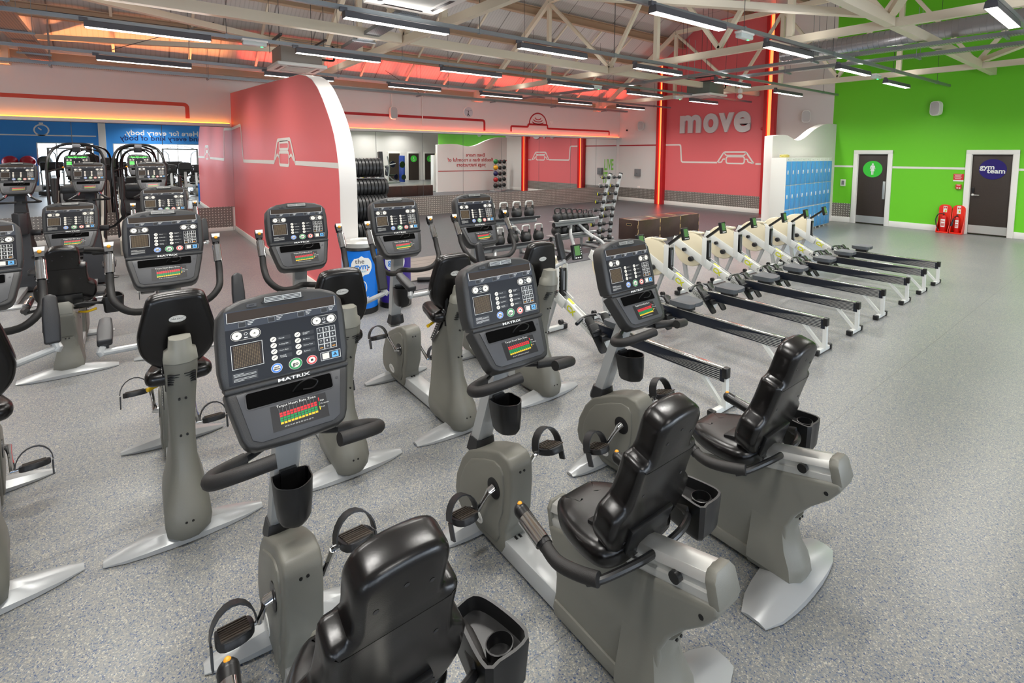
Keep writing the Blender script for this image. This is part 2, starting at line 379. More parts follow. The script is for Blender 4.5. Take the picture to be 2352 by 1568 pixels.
# mirror panels with their joints, ledge and glowing strip
MZ0, MZ1 = .615, 2.62
joints = [-26, -24.4, -22.7, -21.1, -19.4, -17.8, -16.2, -14.74]
right = [-14.52, -13.6, -12.35, -10.95, -9.4, -7.9, -6.3, -4.55, -2.9, -1.45, -.18]
ORD = ['first', 'second', 'third', 'fourth', 'fifth', 'sixth', 'seventh', 'eighth', 'ninth', 'tenth']
def mirrors(js, lab):
    nn_ = len(js)-1
    for i in range(len(js)-1):
        m = MB(MIRROR); m.box(.006, (js[i]+js[i+1])/2, (MZ0+MZ1)/2, .012, js[i+1]-js[i]-.012, MZ1-MZ0)
        tag(m.build('wall_mirror'), lab % ORD[(nn_-1-i) if 'left' in lab else i], 'mirror', 'mirror panels of the long wall')
mirrors(joints, 'tall wall mirror left of the coral partition, %s one counted from it'); mirrors(right, 'tall wall mirror right of the coral partition, %s one counted from it')
m = MB(SEAM); m.box(.002, -13.07, (MZ0+MZ1)/2, .004, 25.8, MZ1-MZ0+.02); struct(m, 'trim_mirror_backing')
m = MB(WALL); m.box(.07, -20.4, 2.665, .14, 11.2, .07, .005); m.box(.07, -7.26, 2.665, .14, 14.52, .07, .005); struct(m, 'trim_ledge', 'narrow white ledge over the mirror')
m = MB(ORLED); m.box(.075, -20.4, 2.71, .03, 11.2, .02); tag(m.build('led_strip'), 'glowing orange light strip on the ledge left of coral partition', 'light strip')
m = MB(REDLED); m.box(.075, -7.3, 2.71, .03, 14.4, .02); tag(m.build('led_strip'), 'glowing red light strip on the ledge above the mirror', 'light strip')
def strip_lamp(y0, y1, col, e):
    L = bpy.data.lights.new('strip_glow', 'AREA'); L.shape = 'RECTANGLE'; L.size = .03; L.size_y = y1-y0; L.energy = e*(y1-y0); L.color = col; L.spread = math.radians(25)
    o = bpy.data.objects.new('strip_glow', L); COL.objects.link(o); o.location = (.10, (y0+y1)/2, 2.725); o.rotation_euler = (0, PI+.23, 0); return o
strip_lamp(-26, -14.8, (1, .30, .10), STRIPW*.6); strip_lamp(-14.5, -.1, (1, .07, .04), STRIPW)
# checker plate below
m = MB(PLY); m.box(.012, -7.26, .31, .024, 14.5, .61); struct(m, 'trim_1', 'checker plate below mirror')
m = MB(PLY); m.box(.012, -20.4, .355, .024, 11.2, .52); struct(m, 'trim_2', 'checker plate below mirror, left bay')
m = MB(WHITE); m.box(.015, -20.4, .05, .03, 11.2, .1, .004); struct(m, 'baseboard_left')
# --- far wall Y=0
GX = 8.25
m = MB(WALL); m.box(1.01, .1, 3.5, 2.03, .2, 7); m.box(7.42, .1, 3.5, 1.66, .2, 7); struct(m, 'wall_back', 'white parts of the far wall')
m = MB(PINK); m.box(4.31, .1, 3.5, 4.56, .2, 7); struct(m, 'wall_back_red', 'coral red part of the far wall')
DO = [(8.95, 9.69), (11.42, 12.18)]; DH = 2.03
m = MB(GREEN); m.box((GX+DO[0][0])/2, .1, 3.5, DO[0][0]-GX, .2, 7); m.box((DO[0][1]+DO[1][0])/2, .1, 3.5, DO[1][0]-DO[0][1], .2, 7)
m.box((DO[1][1]+16)/2, .1, 3.5, 16-DO[1][1], .2, 7)
for a, b in DO: m.box((a+b)/2, .1, (7+DH)/2, b-a, .2, 7-DH)
for a, b in DO: m.box((a+b)/2, .17, DH/2, b-a, .06, DH)  # unseen block behind each door, added to stop sky glow in the gap
struct(m, 'wall_back_green', 'lime green part of the far wall')
m = MB(WALL); m.box(16.1, 1.6, 3.5, .2, 3, 7); m.box(18, 3.1, 3.5, 4.2, .2, 7); struct(m, 'wall_alcove', 'white walls of the side passage')
m = MB(WHITE)
for a, b in ((.03, 2.03), (2.38, 6.23), (6.6, 7.8), (GX, DO[0][0]-.1), (DO[0][1]+.1, DO[1][0]-.1), (DO[1][1]+.1, 16)): m.box((a+b)/2, -.012, .08, b-a, .024, .16, .006)
struct(m, 'baseboard_back')
m = MB(PLX); m.box(1.03, -.006, .37, 2.0, .012, .42); m.box(4.3, -.006, .37, 3.86, .012, .42); m.box(8.56, -.006, .36, .54, .012, .4); struct(m, 'trim_3', 'checker plate along the far wall')
WLN = K('white_line_paint', (232, 228, 222), .5)
m = MB(LR); strip(m, [(0.02, 2.36), (2.03, 2.36)], .05, WB); tag(m.build('painted_line'), 'thin red line on white wall between corner and red column', 'wall graphic')
m = MB(WLN); strip(m, rnd([(2.36, 2.36), (3.04, 2.36), (3.1, 1.7), (4.56, 1.7)], .07), .06, WB); strip(m, [(5.96, 1.68), (6.23, 1.68)], .06, WB)
def bench_icon(m, X, s=1):                         # step bench drawn in one line
    P = lambda L: [(a*s, b*s) for a, b in L]
    m.line(P(rnd([(0, 0), (.24, .37), (1.04, .37), (1.32, -.02)], .06)), .055, .004, X)
    m.line(P(rnd([(.24, .34), (.32, .25), (.98, .25), (1.04, .34)], .04)), .045, .004, X)
    m.line(P(rnd([(.02, .0), (.16, .01), (.2, .12), (.32, .12)], .03)), .045, .004, X); m.line(P(rnd([(1.0, .12), (1.1, .12), (1.12, .03), (1.3, -.02)], .03)), .045, .004, X)
    m.line(P(rrect(.66, .24, .07, 3, .66, .09)), .05, .004, X, closed=True)
bench_icon(m, WB @ T(4.58, 1.71, 0)); tag(m.build('painted_line_graphic'), 'white line with step bench outline painted under the word move', 'wall graphic')
m = MB(WLN)
for a, b in ((GX+.02, DO[0][0]-.1), (DO[0][1]+.1, DO[1][0]-.1), (DO[1][1]+.1, 16)): strip(m, [(a, 1.655), (b, 1.655)], .055, WB)
tag(m.build('painted_line'), 'white line running across the lime green wall at shoulder height', 'wall graphic')
# letters of the word
LET = K('brushed_letter_face', (212, 210, 208), .4); LETS = K('letter_edge', (90, 60, 60), .5)
t = thing('wall_word', 'large raised pale letters reading move on the coral wall', 'lettering', (0, 0, 0))
for ch, xa, xb, za, zb in (('m', 3.02, 3.90, 2.79, 3.46), ('o', 4.0, 4.58, 2.765, 3.475), ('v', 4.6, 5.16, 2.78, 3.46), ('e', 5.17, 5.76, 2.755, 3.475)):
    g = text_geo(ch, 1.2, bold=.045, extr=.03, res=6); x0, x1 = min(v.x for v in g[0]), max(v.x for v in g[0]); y0, y1 = min(v.y for v in g[0]), max(v.y for v in g[0])
    m = MB(LET); m.add([Vector(((v.x-x0)/(x1-x0)*(xb-xa)+xa, (v.y-y0)/(y1-y0)*(zb-za)+za, v.z+.035)) for v in g[0]], g[1], WB); m.build('letter', t)
# red columns with lit tubes
for x0, x1, lab, tz in ((2.03, 2.38, 'red column with glowing tube at the left edge of coral wall', 5.62), (6.23, 6.6, 'red column with glowing tube between coral wall and lockers', 6.68)):
    t = thing('wall_column', lab, 'column', ((x0+x1)/2, 0, 0)); w_ = x1-x0
    m = MB(RED); m.box(-w_/2+.06, -.09, tz/2, .12, .18, tz, .004); m.box(w_/2-.06, -.09, tz/2, .12, .18, tz, .004); m.box(0, -.03, tz/2, w_-.2, .06, tz); m.build('casing', t)
    m = MB(REDTUBE); m.box(0, -.1, tz/2, w_-.245, .05, tz-.02, .012); m.build('light_tube', t)
# doors
DBR = K('dark_brown_door', (54, 44, 38), .45, var=.1, vscale=40)
for i, (a, b) in enumerate(DO):
    t = thing('door_%d' % (i+1), ['dark brown door with green circle and woman symbol', 'dark brown door with gym team disc and lever handle'][i], 'door', ((a+b)/2, 0, 0)); t['kind'] = 'structure'
    w_ = b-a; m = MB(WHITE)
    for s_ in (-1, 1): m.box(s_*(w_/2+.045), -.015, 1.06, .11, .05, 2.12, .008); m.box(s_*(w_/2-.01), .05, DH/2, .02, .12, DH, .003)
    m.box(0, -.0152, 2.072, w_+.2, .05, .11, .008); m.box(0, .05, DH-.01, w_, .12, .02); m.build('door_frame', t)
    m = MB(DBR); m.box(0, .05, DH/2, w_-.045, .04, DH-.03, .002); m.build('door_leaf', t)
    m = MB(ALU); m.box(0, .028, .14, w_-.05, .004, .2); m.build('kick_plate', t)
    D = frame((0, .028, 0), (1, 0, 0), (0, 0, 1), (0, -1, 0))
    if i == 0:
        m = MB(K('bright_green_sign', (64, 200, 60), .4)); m.lathe([(.01, .0), (.235, .0), (.235, .006), (.01, .006)], 40, D @ T(0, 1.59, 0)); m.m(INK)
        f = D @ T(0, 1.59, .0075); m.disc(0, .14, .024, 0, 16, X=f); m.flat([(-.03, .108), (-.05, .09), (-.068, 0), (-.052, -.005), (-.034, .065), (-.028, .03), (-.052, -.06), (.052, -.06), (.028, .03), (.034, .065), (.052, -.005), (.068, 0), (.05, .09), (.03, .108)], 0, f)
        m.quad(-.026, -.16, -.005, -.06, 0, f); m.quad(.005, -.16, .026, -.06, 0, f); m.build('door_sign', t)
        m = MB(ALU); m.box(w_/2-.075, .025, 1.0, .06, .006, .5, .001); m.build('push_plate', t)
    else:
        m = MB(K('indigo_disc_sign', (38, 24, 110), .35)); m.lathe([(.01, .0), (.25, .0), (.25, .006), (.01, .006)], 40, D @ T(.02, 1.65, 0)); m.m(INK)
        m.text('gym', .165, D @ T(-.08, 1.70, .0075), bold=.004, res=3); m.text('team', .165, D @ T(.085, 1.605, .0075), bold=.004, res=3); m.build('door_sign', t)
        m = MB(ALU); m.lathe([(.03, 0), (.03, .02), (.012, .025), (.012, .06)], 14, D @ T(-w_/2+.07, 1.0, 0)); m.tube([(-w_/2+.07, -.025, 1.0), (-w_/2+.2, -.03, 1.0)], .011); m.m(BLK); m.box(-w_/2+.07, .02, 1.12, .05, .02, .13, .004); m.build('door_handle', t)
# coral partition wall
px = [(0, 3.47), (3.7, 3.29), (5.4, 3.2), (6.4, 3.15), (6.75, 3.09), (7.05, 3.0), (7.3, 2.86), (7.5, 2.7), (7.66, 2.55), (7.82, 2.38), (7.95, 2.2), (8.03, 2.02), (8.09, 1.82), (8.12, 1.55), (8.12, 0)]
t = thing('partition_wall', 'tall coral partition wall with curved white end', 'partition'); t['kind'] = 'structure'
YP0, YP1 = -14.74, -14.52
m = MB(PINK); n = len(px); f = [(0, 0)]+px
m.prism([(x, z-.0) for x, z in f], YP0-.004, YP0+.02); m.build('painted_face', t)
m = MB(WALL); m.prism([(x+(0.006 if x > 0 else 0), z+(.006 if z > 0 else 0)) for x, z in f], YP0, YP1); m.build('white_core', t)
PF = frame((0, YP0-.004, 0), (1, 0, 0), (0, 0, 1), (0, -1, 0))
m = MB(WLN); m.line(rnd([(.02, 2.58), (1.3, 2.62), (1.5, 1.79), (4.6, 1.81)], .05), .07, .004, PF); m.line([(6.05, 1.82), (8.12, 1.82)], .07, .004, PF)
m.line(rnd([(4.6, 1.81), (4.9, 2.2), (5.78, 2.2), (6.05, 1.82)], .06), .06, .004, PF); m.line(rrect(.62, .12, .05, 3, 5.34, 2.1), .045, .004, PF, closed=True); m.line(rrect(.66, .22, .06, 3, 5.33, 1.88), .05, .004, PF, closed=True)
m.line([(4.68, 1.86), (4.85, 1.95), (5.0, 1.9)], .045, .004, PF); m.line([(5.66, 1.9), (5.82, 1.95), (5.97, 1.86)], .045, .004, PF); m.build('painted_line', t)
m = MB(WHITE); m.box(4.06, YP0-.015, .06, 8.1, .022, .12, .004); m.build('baseboard', t)
# curved white partition beside the lockers, wavy top
def wave(t): return 2.44+.05*math.sin(min(1, t*2.6)*PI)-.07*math.sin(max(0, min(1, (t-.25)/.4))*PI)+.46*(lambda q: q*q*(3-2*q))(max(0, min(1, (t-.4)/.5)))
N = 24; vs = []; fs = []
for i in range(N+1):
    t_ = i/N; y = YE-YE*t_; x = part_x(y); z = wave(t_)
    for dx in (-.1, .1):
        for zz in (0, z): vs.append((x+dx, y, zz))
for i in range(N):
    a = 4*i; b = a+4; fs += [(a, b, b+1, a+1), (a+2, a+3, b+3, b+2), (a+1, b+1, b+3, a+3), (a, a+2, b+2, b)]
fs += [(0, 1, 3, 2), (4*N, 4*N+2, 4*N+3, 4*N+1)]
t = thing('wavy_partition', 'white partition with wavy top beside blue lockers', 'partition'); t['kind'] = 'structure'
m = MB(WALL); m.add(vs, fs); m.build('panel', t)
m = MB(LR)                                     # slogan on the side that faces the mirror
def pwall(y, z, out=.108):
    x = part_x(y); d = Vector((part_x(y+.01)-x, .01, 0)).normalized(); nrm = Vector((-d.y, d.x, 0)); return frame(Vector((x, y, z))+nrm*out, -d, (0, 0, 1), nrm)
for ln, z, yc in (('Even more', 1.92, -2.1), ('flexible than a roomful of', 1.66, -2.35), ('yoga instructors', 1.4, -2.35)):
    vs, fs = text_geo(ln, .27, bold=.004); F0 = []
    for v in vs:
        y = yc-v.x; Xm = pwall(y, z+v.y); F0.append(Xm @ Vector((0, 0, 0)))
    m.add(F0, fs)
for pts, zz in ((((-4.25, 1.08), (-.8, 1.08)), 0), (((-.8, 1.08), (-.8, 1.62)), 1), (((-.8, 1.62), (0, 1.62)), 0)):
    (ya, za), (yb, zb) = pts; n = 10
    L = [(ya+(yb-ya)*i/n, za+(zb-za)*i/n) for i in range(n+1)]; q = []
    for y, z in L:
        a, b = ((0, .02) if za == zb else (.02, 0)); q += [pwall(y-a, z-b) @ Vector((0, 0, 0)), pwall(y+a, z+b) @ Vector((0, 0, 0))]
    m.add(q, [(2*i, 2*i+1, 2*i+3, 2*i+2) for i in range(n)])
m.build('slogan', t, ang=180)
# other walls, seen through the mirror
BLUE = K('royal_blue_wall_paint', (52, 140, 220), .55); SKYW = K('daylit_window', (235, 245, 255), .5, emit=4, ecol=(232, 243, 255))
m = MB(WALL); m.box(WX+.1, -2.5, EAVE/2, .2, 11, EAVE); m.box(WX+.1, (WY-8)/2, .15, .2, -WY-8, .3); struct(m, 'wall_right', 'white wall with doors opposite the mirror')
m = MB(BLUE); m.box(WX+.1, (WY-8)/2, (2.45+EAVE)/2, .2, -WY-8, EAVE-2.45)
wins = [(-12.6, -8.6), (-17.5, -13.2), (-20.5, -18.35), (-25.8, -22.6)]
ed = [-8]+[q for w_ in [(b, a) for a, b in wins] for q in w_]+[WY]
for i in range(0, len(ed), 2): m.box(WX+.1, (ed[i]+ed[i+1])/2, 1.375, .2, ed[i]-ed[i+1], 2.15)
struct(m, 'wall_right_blue', 'blue wall over the windows opposite the mirror')
for i, (a, b) in enumerate(wins):
    m = MB(SKYW); m.box(WX+.08, (a+b)/2, 1.375, .02, b-a, 2.15); o = struct(m, 'window_%d' % (i+1), 'bright window opposite the mirror')
    m = MB(WHITE)
    for k in range(4): m.box(-.02+WX+.04, a+(b-a)*k/3, 1.375, .05, .05, 2.15)
    m.box(WX+.02, (a+b)/2, .32, .06, b-a, .05); m.box(WX+.02, (a+b)/2, 2.43, .06, b-a, .05); m.build('window_frame', o)
WR = frame((WX-.004, 0, 0), (0, -1, 0), (0, 0, 1), (-1, 0, 0))
m = MB(WLN); m.text('Here for every body,', .40, WR @ T(15.3, 3.05, .0), bold=.006); m.m(K('navy_paint', (16, 30, 90), .5)); m.text('and every kind of body', .40, WR @ T(15.35, 2.76, .0), bold=.006)
tag(m.build('wall_slogan'), 'slogan on blue wall, Here for every body and every kind of body', 'lettering')
m = MB(WLN); m.line([(18.2, 2.82), (25, 2.82)], .06, 0, WR); m.line([(20.3+.27*math.cos(a/16*2*PI), 3.08+.27*math.sin(a/16*2*PI)) for a in range(16)], .06, 0, WR, closed=True); m.line([(20.3, 3.08), (20.42, 3.2)], .05, 0, WR); m.line([(20.22, 3.42), (20.38, 3.42)], .07, 0, WR)
tag(m.build('stopwatch_graphic'), 'white stopwatch outline and line painted on blue wall', 'wall graphic')
m = MB(WALL)
for y in (-12.9, -17.95): m.box(WX-.12, y, EAVE/2, .24, .3, EAVE)
struct(m, 'wall_pilaster')
for i, y in enumerate((1.45, .1, -1.45)):
    t = thing('door_%d' % (i+3), 'dark door in white wall opposite the mirror', 'door', (WX, y, 0), rz=PI); t['kind'] = 'structure'
    m = MB(WHITE); m.box(.02, 0, 1.06, .04, 1.0, 2.12, .004); m.build('door_frame', t); m = MB(DBR); m.box(.045, 0, 1.0, .02, .84, 2.0); m.build('door_leaf', t)
    if i < 2:
        m = MB(K('bright_green_sign', (64, 200, 60), .4)); m.lathe([(.01, 0), (.25, 0), (.25, .006), (.01, .006)], 30, T(.056, 0, 1.6) @ RY(PI/2)); m.m(INK)
        f = frame((.066, 0, 1.6), (0, 1, 0), (0, 0, 1), (1, 0, 0)); m.disc(0, .12, .022, 0, 12, X=f); m.line([(0, .09), (0, 0), (.06, -.02), (.08, -.09)], .022, 0, f); m.line(arc(0, -.06, .08, 140, 330, 8), .016, 0, f); m.build('door_sign', t)
m = MB(WALL); m.box(WX/2, WY-.1, 3.5, WX+.4, .2, 7); struct(m, 'wall_front')
# fittings on the walls
def speaker(loc, rz, lab):
    t = thing('wall_speaker', lab, 'speaker', loc, 'wall speakers', rz)
    m = MB(WHITE); m.loft([[(x*s, -d, z*s*1.45) for x, z in rrect(.24, .26, .07, 3)] for d, s in ((.03, .55), (.06, .9), (.14, 1.0), (.2, .96))]); m.build('cabinet', t)
    m = MB(K('speaker_grille', (196, 192, 190), .6)); m.loft([[(x*s, -d, z*s*1.45) for x, z in rrect(.24, .26, .07, 3)] for d, s in ((.2, .88), (.208, .82))]); m.build('grille', t)
    m = MB(GREY); m.tube([(0, 0, 0), (0, -.05, 0)], .025); m.build('bracket', t)
speaker((10.73, 0, 3.2), -.35, 'white wall speaker high on the lime green wall'); speaker((7.47, 0, 3.17), .45, 'white wall speaker above the wavy partition')
speaker((1.17, 0, 3.15), .4, 'white wall speaker between the corner and red column'); speaker((0, -10.44, 3.2), PI/2, 'white wall speaker over the red line, lit from below')
t = thing('wall_clock', 'round white clock face above the mirror', 'clock', (0, -7.71, 3.37)); m = MB(WHITE); m.lathe([(.05, 0), (.19, 0), (.19, .05), (.17, .06), (.17, .052)], 32, RY(PI/2)); m.build('case', t)
m = MB(K('clock_face', (204, 208, 212), .3)); m.lathe([(.01, .05), (.17, .05), (.17, .054), (.01, .054)], 32, RY(PI/2)); f = frame((.056, 0, 0), (0, 1, 0), (0, 0, 1), (1, 0, 0)); m.m(INKD); m.text('Stretch well', .05, f @ T(0, .07, 0)); m.flat([(-.05, -.12), (-.02, -.02), (.02, .01), (0, -.05), (.06, -.12), (.03, -.12), (0, -.08), (-.02, -.12)], 0, f); m.disc(.0, .03, .018, 0, 10, X=f); m.build('dial', t)
def wallbox(name, lab, cat, x, z, w_, h, col, d=.05):
    m = MB(col); m.box(x, -d/2, z, w_, d, h, .006); return m
m = wallbox('g', '', '', 1.06, 1.23, .26, .3, GREY, .1); m.m(BLK); m.tube([(1.06, -.1, 1.2), (1.06, -.108, 1.2)], .012); tag(m.build('wall_box'), 'small grey metal box on white wall beside the mirror corner', 'box')
m = wallbox('g', '', '', 1.1, .62, .13, .09, WHITE, .02); tag(m.build('wall_socket'), 'white double socket above checker plate near the corner', 'socket')
m = wallbox('i', '', '', 8.61, 1.17, .13, .2, WHITE, .03); m.m(GREY); m.box(8.61, -.032, 1.17, .07, .01, .12); tag(m.build('wall_intercom'), 'small white intercom panel on green wall left of the door', 'intercom')
m = MB(REDB); m.box(11.2, -.004, 1.44, .2, .008, .16); m.m(INK); m.box(11.2, -.0045, 1.345, .2, .009, .035)
for k in range(6): m.box(11.19, -.009, 1.5-.022*k, .15-.02*(k % 3), .002, .007)
tag(m.build('fire_notice'), 'red fire action notice on green wall', 'sign')
m = MB(REDB); m.box(11.22, -.03, 1.19, .11, .06, .12, .008); m.m(INK); m.box(11.22, -.062, 1.235, .07, .002, .012); m.box(11.2, -.062, 1.16, .03, .002, .03); m.box(11.245, -.062, 1.16, .03, .002, .03); tag(m.build('fire_call_point'), 'small red fire call point under the red notice', 'alarm')
m = MB(REDB); m.lathe([(.01, 0), (.05, 0), (.05, .05), (.035, .07), (.01, .075)], 16, T(6.15, 0, 2.85) @ RX(PI/2)); tag(m.build('alarm_sounder'), 'small round red sounder on coral wall beside the column', 'alarm')
m = MB(BLK); m.lathe([(.01, 0), (.04, 0), (.035, .04), (.01, .045)], 14, T(.42, 0, 3.0) @ RX(PI/2)); tag(m.build('wall_sensor'), 'small dark round sensor on white wall by the corner', 'sensor')
m = MB(WHITE); m.box(.03, -3.95, 3.2, .06, .1, .12, .004); tag(m.build('wall_sounder_box'), 'small white box on wall right of the red dome', 'box')
for y, z0, z1, lab in ((-10.44, 3.4, 3.93, 'red lit conduit dropping to wall speaker'), (-9.42, 2.86, 3.9, 'red lit conduit dropping to the ledge')):
    m = MB(WHITE); m.tube([(.04, y, z0), (.04, y, z1-.1), (.06, y+.03, z1-.03), (.2, y+.03, z1)], .016, 8); tag(m.build('conduit_pipe'), lab.replace('red lit', 'white'), 'pipe')
# green words stuck on the mirror
m = MB(K('green_vinyl_letter', (130, 200, 80), .5)); f = WL @ T(-.65, 1.52, .0125); Sx = Matrix.Diagonal((.72, 1.45, 1, 1))
m.text('LIVE', .44, f @ Sx, bold=.012); m.text('IT', .44, WL @ T(-.85, .98, .0125) @ Sx, bold=.012)
tag(m.build('mirror_lettering'), 'green words LIVE IT stuck on the mirror near the corner', 'lettering')
# ================================================================ ROOF STEEL, LIGHTS, SERVICES
TIE = 4.0
def bar(m, a, b, w_=.09, h=.09):                 # square hollow section between two points
    a, b = Vector(a), Vector(b); d = (b-a).normalized(); u = d.cross(Vector((0, 0, 1)))
    u = Vector((0, 1, 0)) if u.length < .01 else u.normalized(); v = u.cross(d).normalized()
    q = [(-w_/2, -h/2), (w_/2, -h/2), (w_/2, h/2), (-w_/2, h/2)]
    return m.loft([[p+u*x+v*y for x, y in q] for p in (a, b)])
def truss(y, label):
    t = thing('roof_truss', label, 'roof truss', (0, y, TIE), 'cream roof trusses')
    XE = WX-.05
    def P(x, z): return (x, 0, z-TIE)
    tops = [KX, 7.35, 10.2, 13.05, WX-KX]; bots = [6.0, 8.85, 11.65, 14.2]
    m = MB(CREAM); bar(m, P(.25, TIE), P(WX-.25, TIE), .1, .13); m.build('tie_beam', t)
    m = MB(CREAM); bar(m, P(.45, 3.9), P(KX, 6.2), .11, .13); bar(m, P(KX, 6.2), P(WX-KX, 6.2), .11, .13); bar(m, P(WX-KX, 6.2), P(WX-.45, 3.9), .11, .13); m.build('top_chord', t)
    for x in tops: m = MB(CREAM); bar(m, P(x, TIE+.06), P(x, 6.15), .1, .1); m.build('post', t)
    seq = []
    for i in range(4): seq += [(tops[i], 6.15, bots[i], TIE+.08), (bots[i], TIE+.08, tops[i+1], 6.15)]
    for a, za, b, zb in seq: m = MB(CREAM); bar(m, P(a, za), P(b, zb), .08, .08); m.build('diagonal', t)
    m = MB(CREAM); m.box(.15, 0, -.1, .3, .3, .35); bar(m, P(.12, .1), P(.12, TIE), .16, .16) if False else None; m.build('end_shoe', t)
truss(-1.5, 'cream roof truss nearest the far wall'); truss(-7.4, 'cream roof truss crossing above the middle of the gym')
truss(-12.8, 'cream roof truss crossing above the white-topped coral partition end'); truss(-18.8, 'cream roof truss over the camera side of the gym')
# purlins run the length of the roof
def purlin(x, z, lab, w_=.07, h=.2, mt=PURLIN):
    m = MB(mt); m.box(0, WY/2+.1, 0, w_, -WY-.3, h)
    if h > .15 and x > .2: m.box(w_*.9, WY/2+.1, -h/2, w_*2, -WY-.3, .02); m.box(w_*.9, WY/2+.1, h/2-.01, w_*2, -WY-.3, .02)
    o = m.build('roof_purlin', loc=(x, 0, z)); return tag(o, lab, 'purlin', 'roof purlins')
sl = (FLAT-(EAVE))/KX
for x, nm in ((.09, 'lowest, along the top of the mirror wall'), (1.05, 'second from the mirror wall'), (2.1, 'third from the mirror wall'), (3.05, 'just below the bend of the roof')):
    purlin(x, EAVE+sl*x-.2, 'tan roof purlin, '+nm, h=.24)
for k, x in enumerate((3.85, 5.6, 7.4, 9.2, 11.0, 12.8, 14.6)): purlin(x, FLAT-.12, 'tan purlin under the flat centre of the roof, %s counted from the mirror side' % ORD[k])
SY = (-4.4, -10.1, -15.6, -2.9, -5.9, -8.8, -11.5, -14.2, -17.0)
for y in SY:           # short struts on the slope
    m = MB(CREAM); big = y in (-4.4, -10.1, -15.6)
    for a, b in ((.3, 1.0), (1.15, 2.05), (2.2, 3.0)): bar(m, (a, 0, EAVE+sl*a-.2), (b, 0, EAVE+sl*b-.2), .05, .05)
    tag(m.build('sloping_strut', loc=(0, y, 0)), 'thin sloping strut on the mirror side of the roof, %s from the far wall' % ORD[sorted(SY, reverse=True).index(y)], 'strut', 'sloping struts')
m = MB(WALL); m.box(.1, 0, 4.1, .2, 25.6, .12); o = m.build('eaves_beam', loc=(0, WY/2, 0)); tag(o, 'long beam along the top edge of the mirror wall', 'beam')
# longitudinal tie beams at truss level
for x, lab in ((5.95, 'cream beam running lengthwise left of the red columns'), (11.7, 'cream beam running lengthwise toward the green wall')):
    m = MB(CREAM)
    for a, b in ((-.02, -1.42), (-1.58, -7.32), (-7.48, -12.72), (-12.88, -18.3)): m.box(0, (a+b)/2, TIE+.02, .12, a-b, .16)
    tag(m.build('tie_beam', loc=(x, 0, 0)), lab, 'beam')
for a, b, lab in (((5.2, -17.6, 4.16), (2.9, -13.0, 4.16), 'diagonal cream brace beam over the ellipticals'), ((.3, -18.3, 4.3), (2.5, -13.0, 4.3), 'long diagonal cream brace beam along the eaves'),
                  ((11.75, -7.6, 4.12), (13.9, -12.7, 4.12), 'diagonal cream brace at the top right'), ((11.6, -7.6, 4.12), (9.0, -12.7, 4.12), 'diagonal cream brace meeting the middle truss'), ((11.8, -1.6, 4.12), (14.8, -7.2, 4.12), 'diagonal cream brace meeting the far truss')):
    m = MB(CREAM); bar(m, a, b, .11, .1); tag(m.build('brace_beam'), lab, 'beam')
# thin rods crossing
for a, b, lab in (((1.5, -18.3, 4.6), (3.0, -13, 4.35), 'long one over the ellipticals'), ((3.0, -15.4, 4.5), (1.6, -17, 4.0), 'short one left of the ceiling unit'), ((.9, -11, 4.3), (.3, -9.5, 3.75), 'short one above the wall clock')):
    m = MB(DGREY); m.tube([a, b], .007, 5); tag(m.build('bracing_rod'), 'thin dark bracing rod under the roof, '+lab, 'rod', 'bracing rods')
# --- light rails and fittings
fit0 = None
def fitting(loc, rz, label):
    global fit0
    if fit0 is None:
        fit0 = thing('linear_light', label, 'ceiling light', loc, 'linear lights on the rails', rz)
        L = 1.44; m = MB(FITT); m.loft([[(x, y, z) for x, z in [(-.062, 0), (-.05, .075), (-.03, .09), (.03, .09), (.05, .075), (.062, 0)]] for y in (-L/2, L/2)]); m.box(0, -L/2-.004, .1, .05, .09, .05, .004); m.build('housing', fit0)
        m = MB(TUBE); m.box(0, 0, -.001, .105, L-.02, .004); m.build('diffuser', fit0)
        la_ = bpy.data.lights.new('tube_light', 'AREA'); la_.shape = 'RECTANGLE'; la_.size = .1; la_.size_y = L-.04; la_.energy = TUBEW; la_.color = (1, .975, .93); la_.spread = math.radians(150)
        lo_ = bpy.data.objects.new('tube_light', la_); COL.objects.link(lo_); lo_.parent = fit0; lo_.location = (0, 0, -.006)
        lb_ = la_.copy(); lb_.energy = TUBEW*.12; lb_.spread = math.radians(170); lu_ = bpy.data.objects.new('added_roof_fill', lb_); COL.objects.link(lu_); lu_.parent = fit0; lu_.location = (0, 0, .19); lu_.rotation_euler = (PI, 0, 0)  # upward lamp added to brighten the roof; the real fittings shine down only
        return fit0
    return dup(fit0, loc, label, rz)
RZF = 3.62
rails = [  # x at far end, x at near end, far y, near y, centres
    (10.35, 10.9, -.05, -18.2, [-2.35, -5.3, -8.3, -11.2, -14.1, -17.0], 'right-hand rail'),
    (8.0, 8.35, -.05, -22.5, [-2.5, -5.45, -8.35, -11.2, -13.95, -16.9, -19.8], 'second rail from the right'),
    (5.35, 5.75, -.05, -22.5, [-2.3, -5.3, -8.2, -11.1, -13.85, -16.5, -19.4], 'third rail from the right'),
    (2.55, 2.75, -.3, -22.5, [-2.4, -5.2, -8.2, -10.95, -13.75, -16.5, -19.4], 'rail nearest the mirror wall'),
    (13.1, 13.1, -.05, -22.5, [-2.5, -5.45, -8.4, -14.3, -17.2], 'rail right of the camera'),
    (16.6, 16.6, -.05, -22.5, [-1.5, -4.0, -7.0, -16.0], 'rail behind the camera with added lights'),  # far-end lights on this rail and the next added to brighten the mirrored passage
    (19.0, 19.0, -.05, -22.5, [-1.2, -3.6, -7, -16.0], 'rail by the windows with added lights')]
POS = ['nearest the far wall', 'second from the far wall', 'third from the far wall', 'fourth from the far wall', 'fifth from the far wall', 'sixth from the far wall', 'seventh from the far wall']
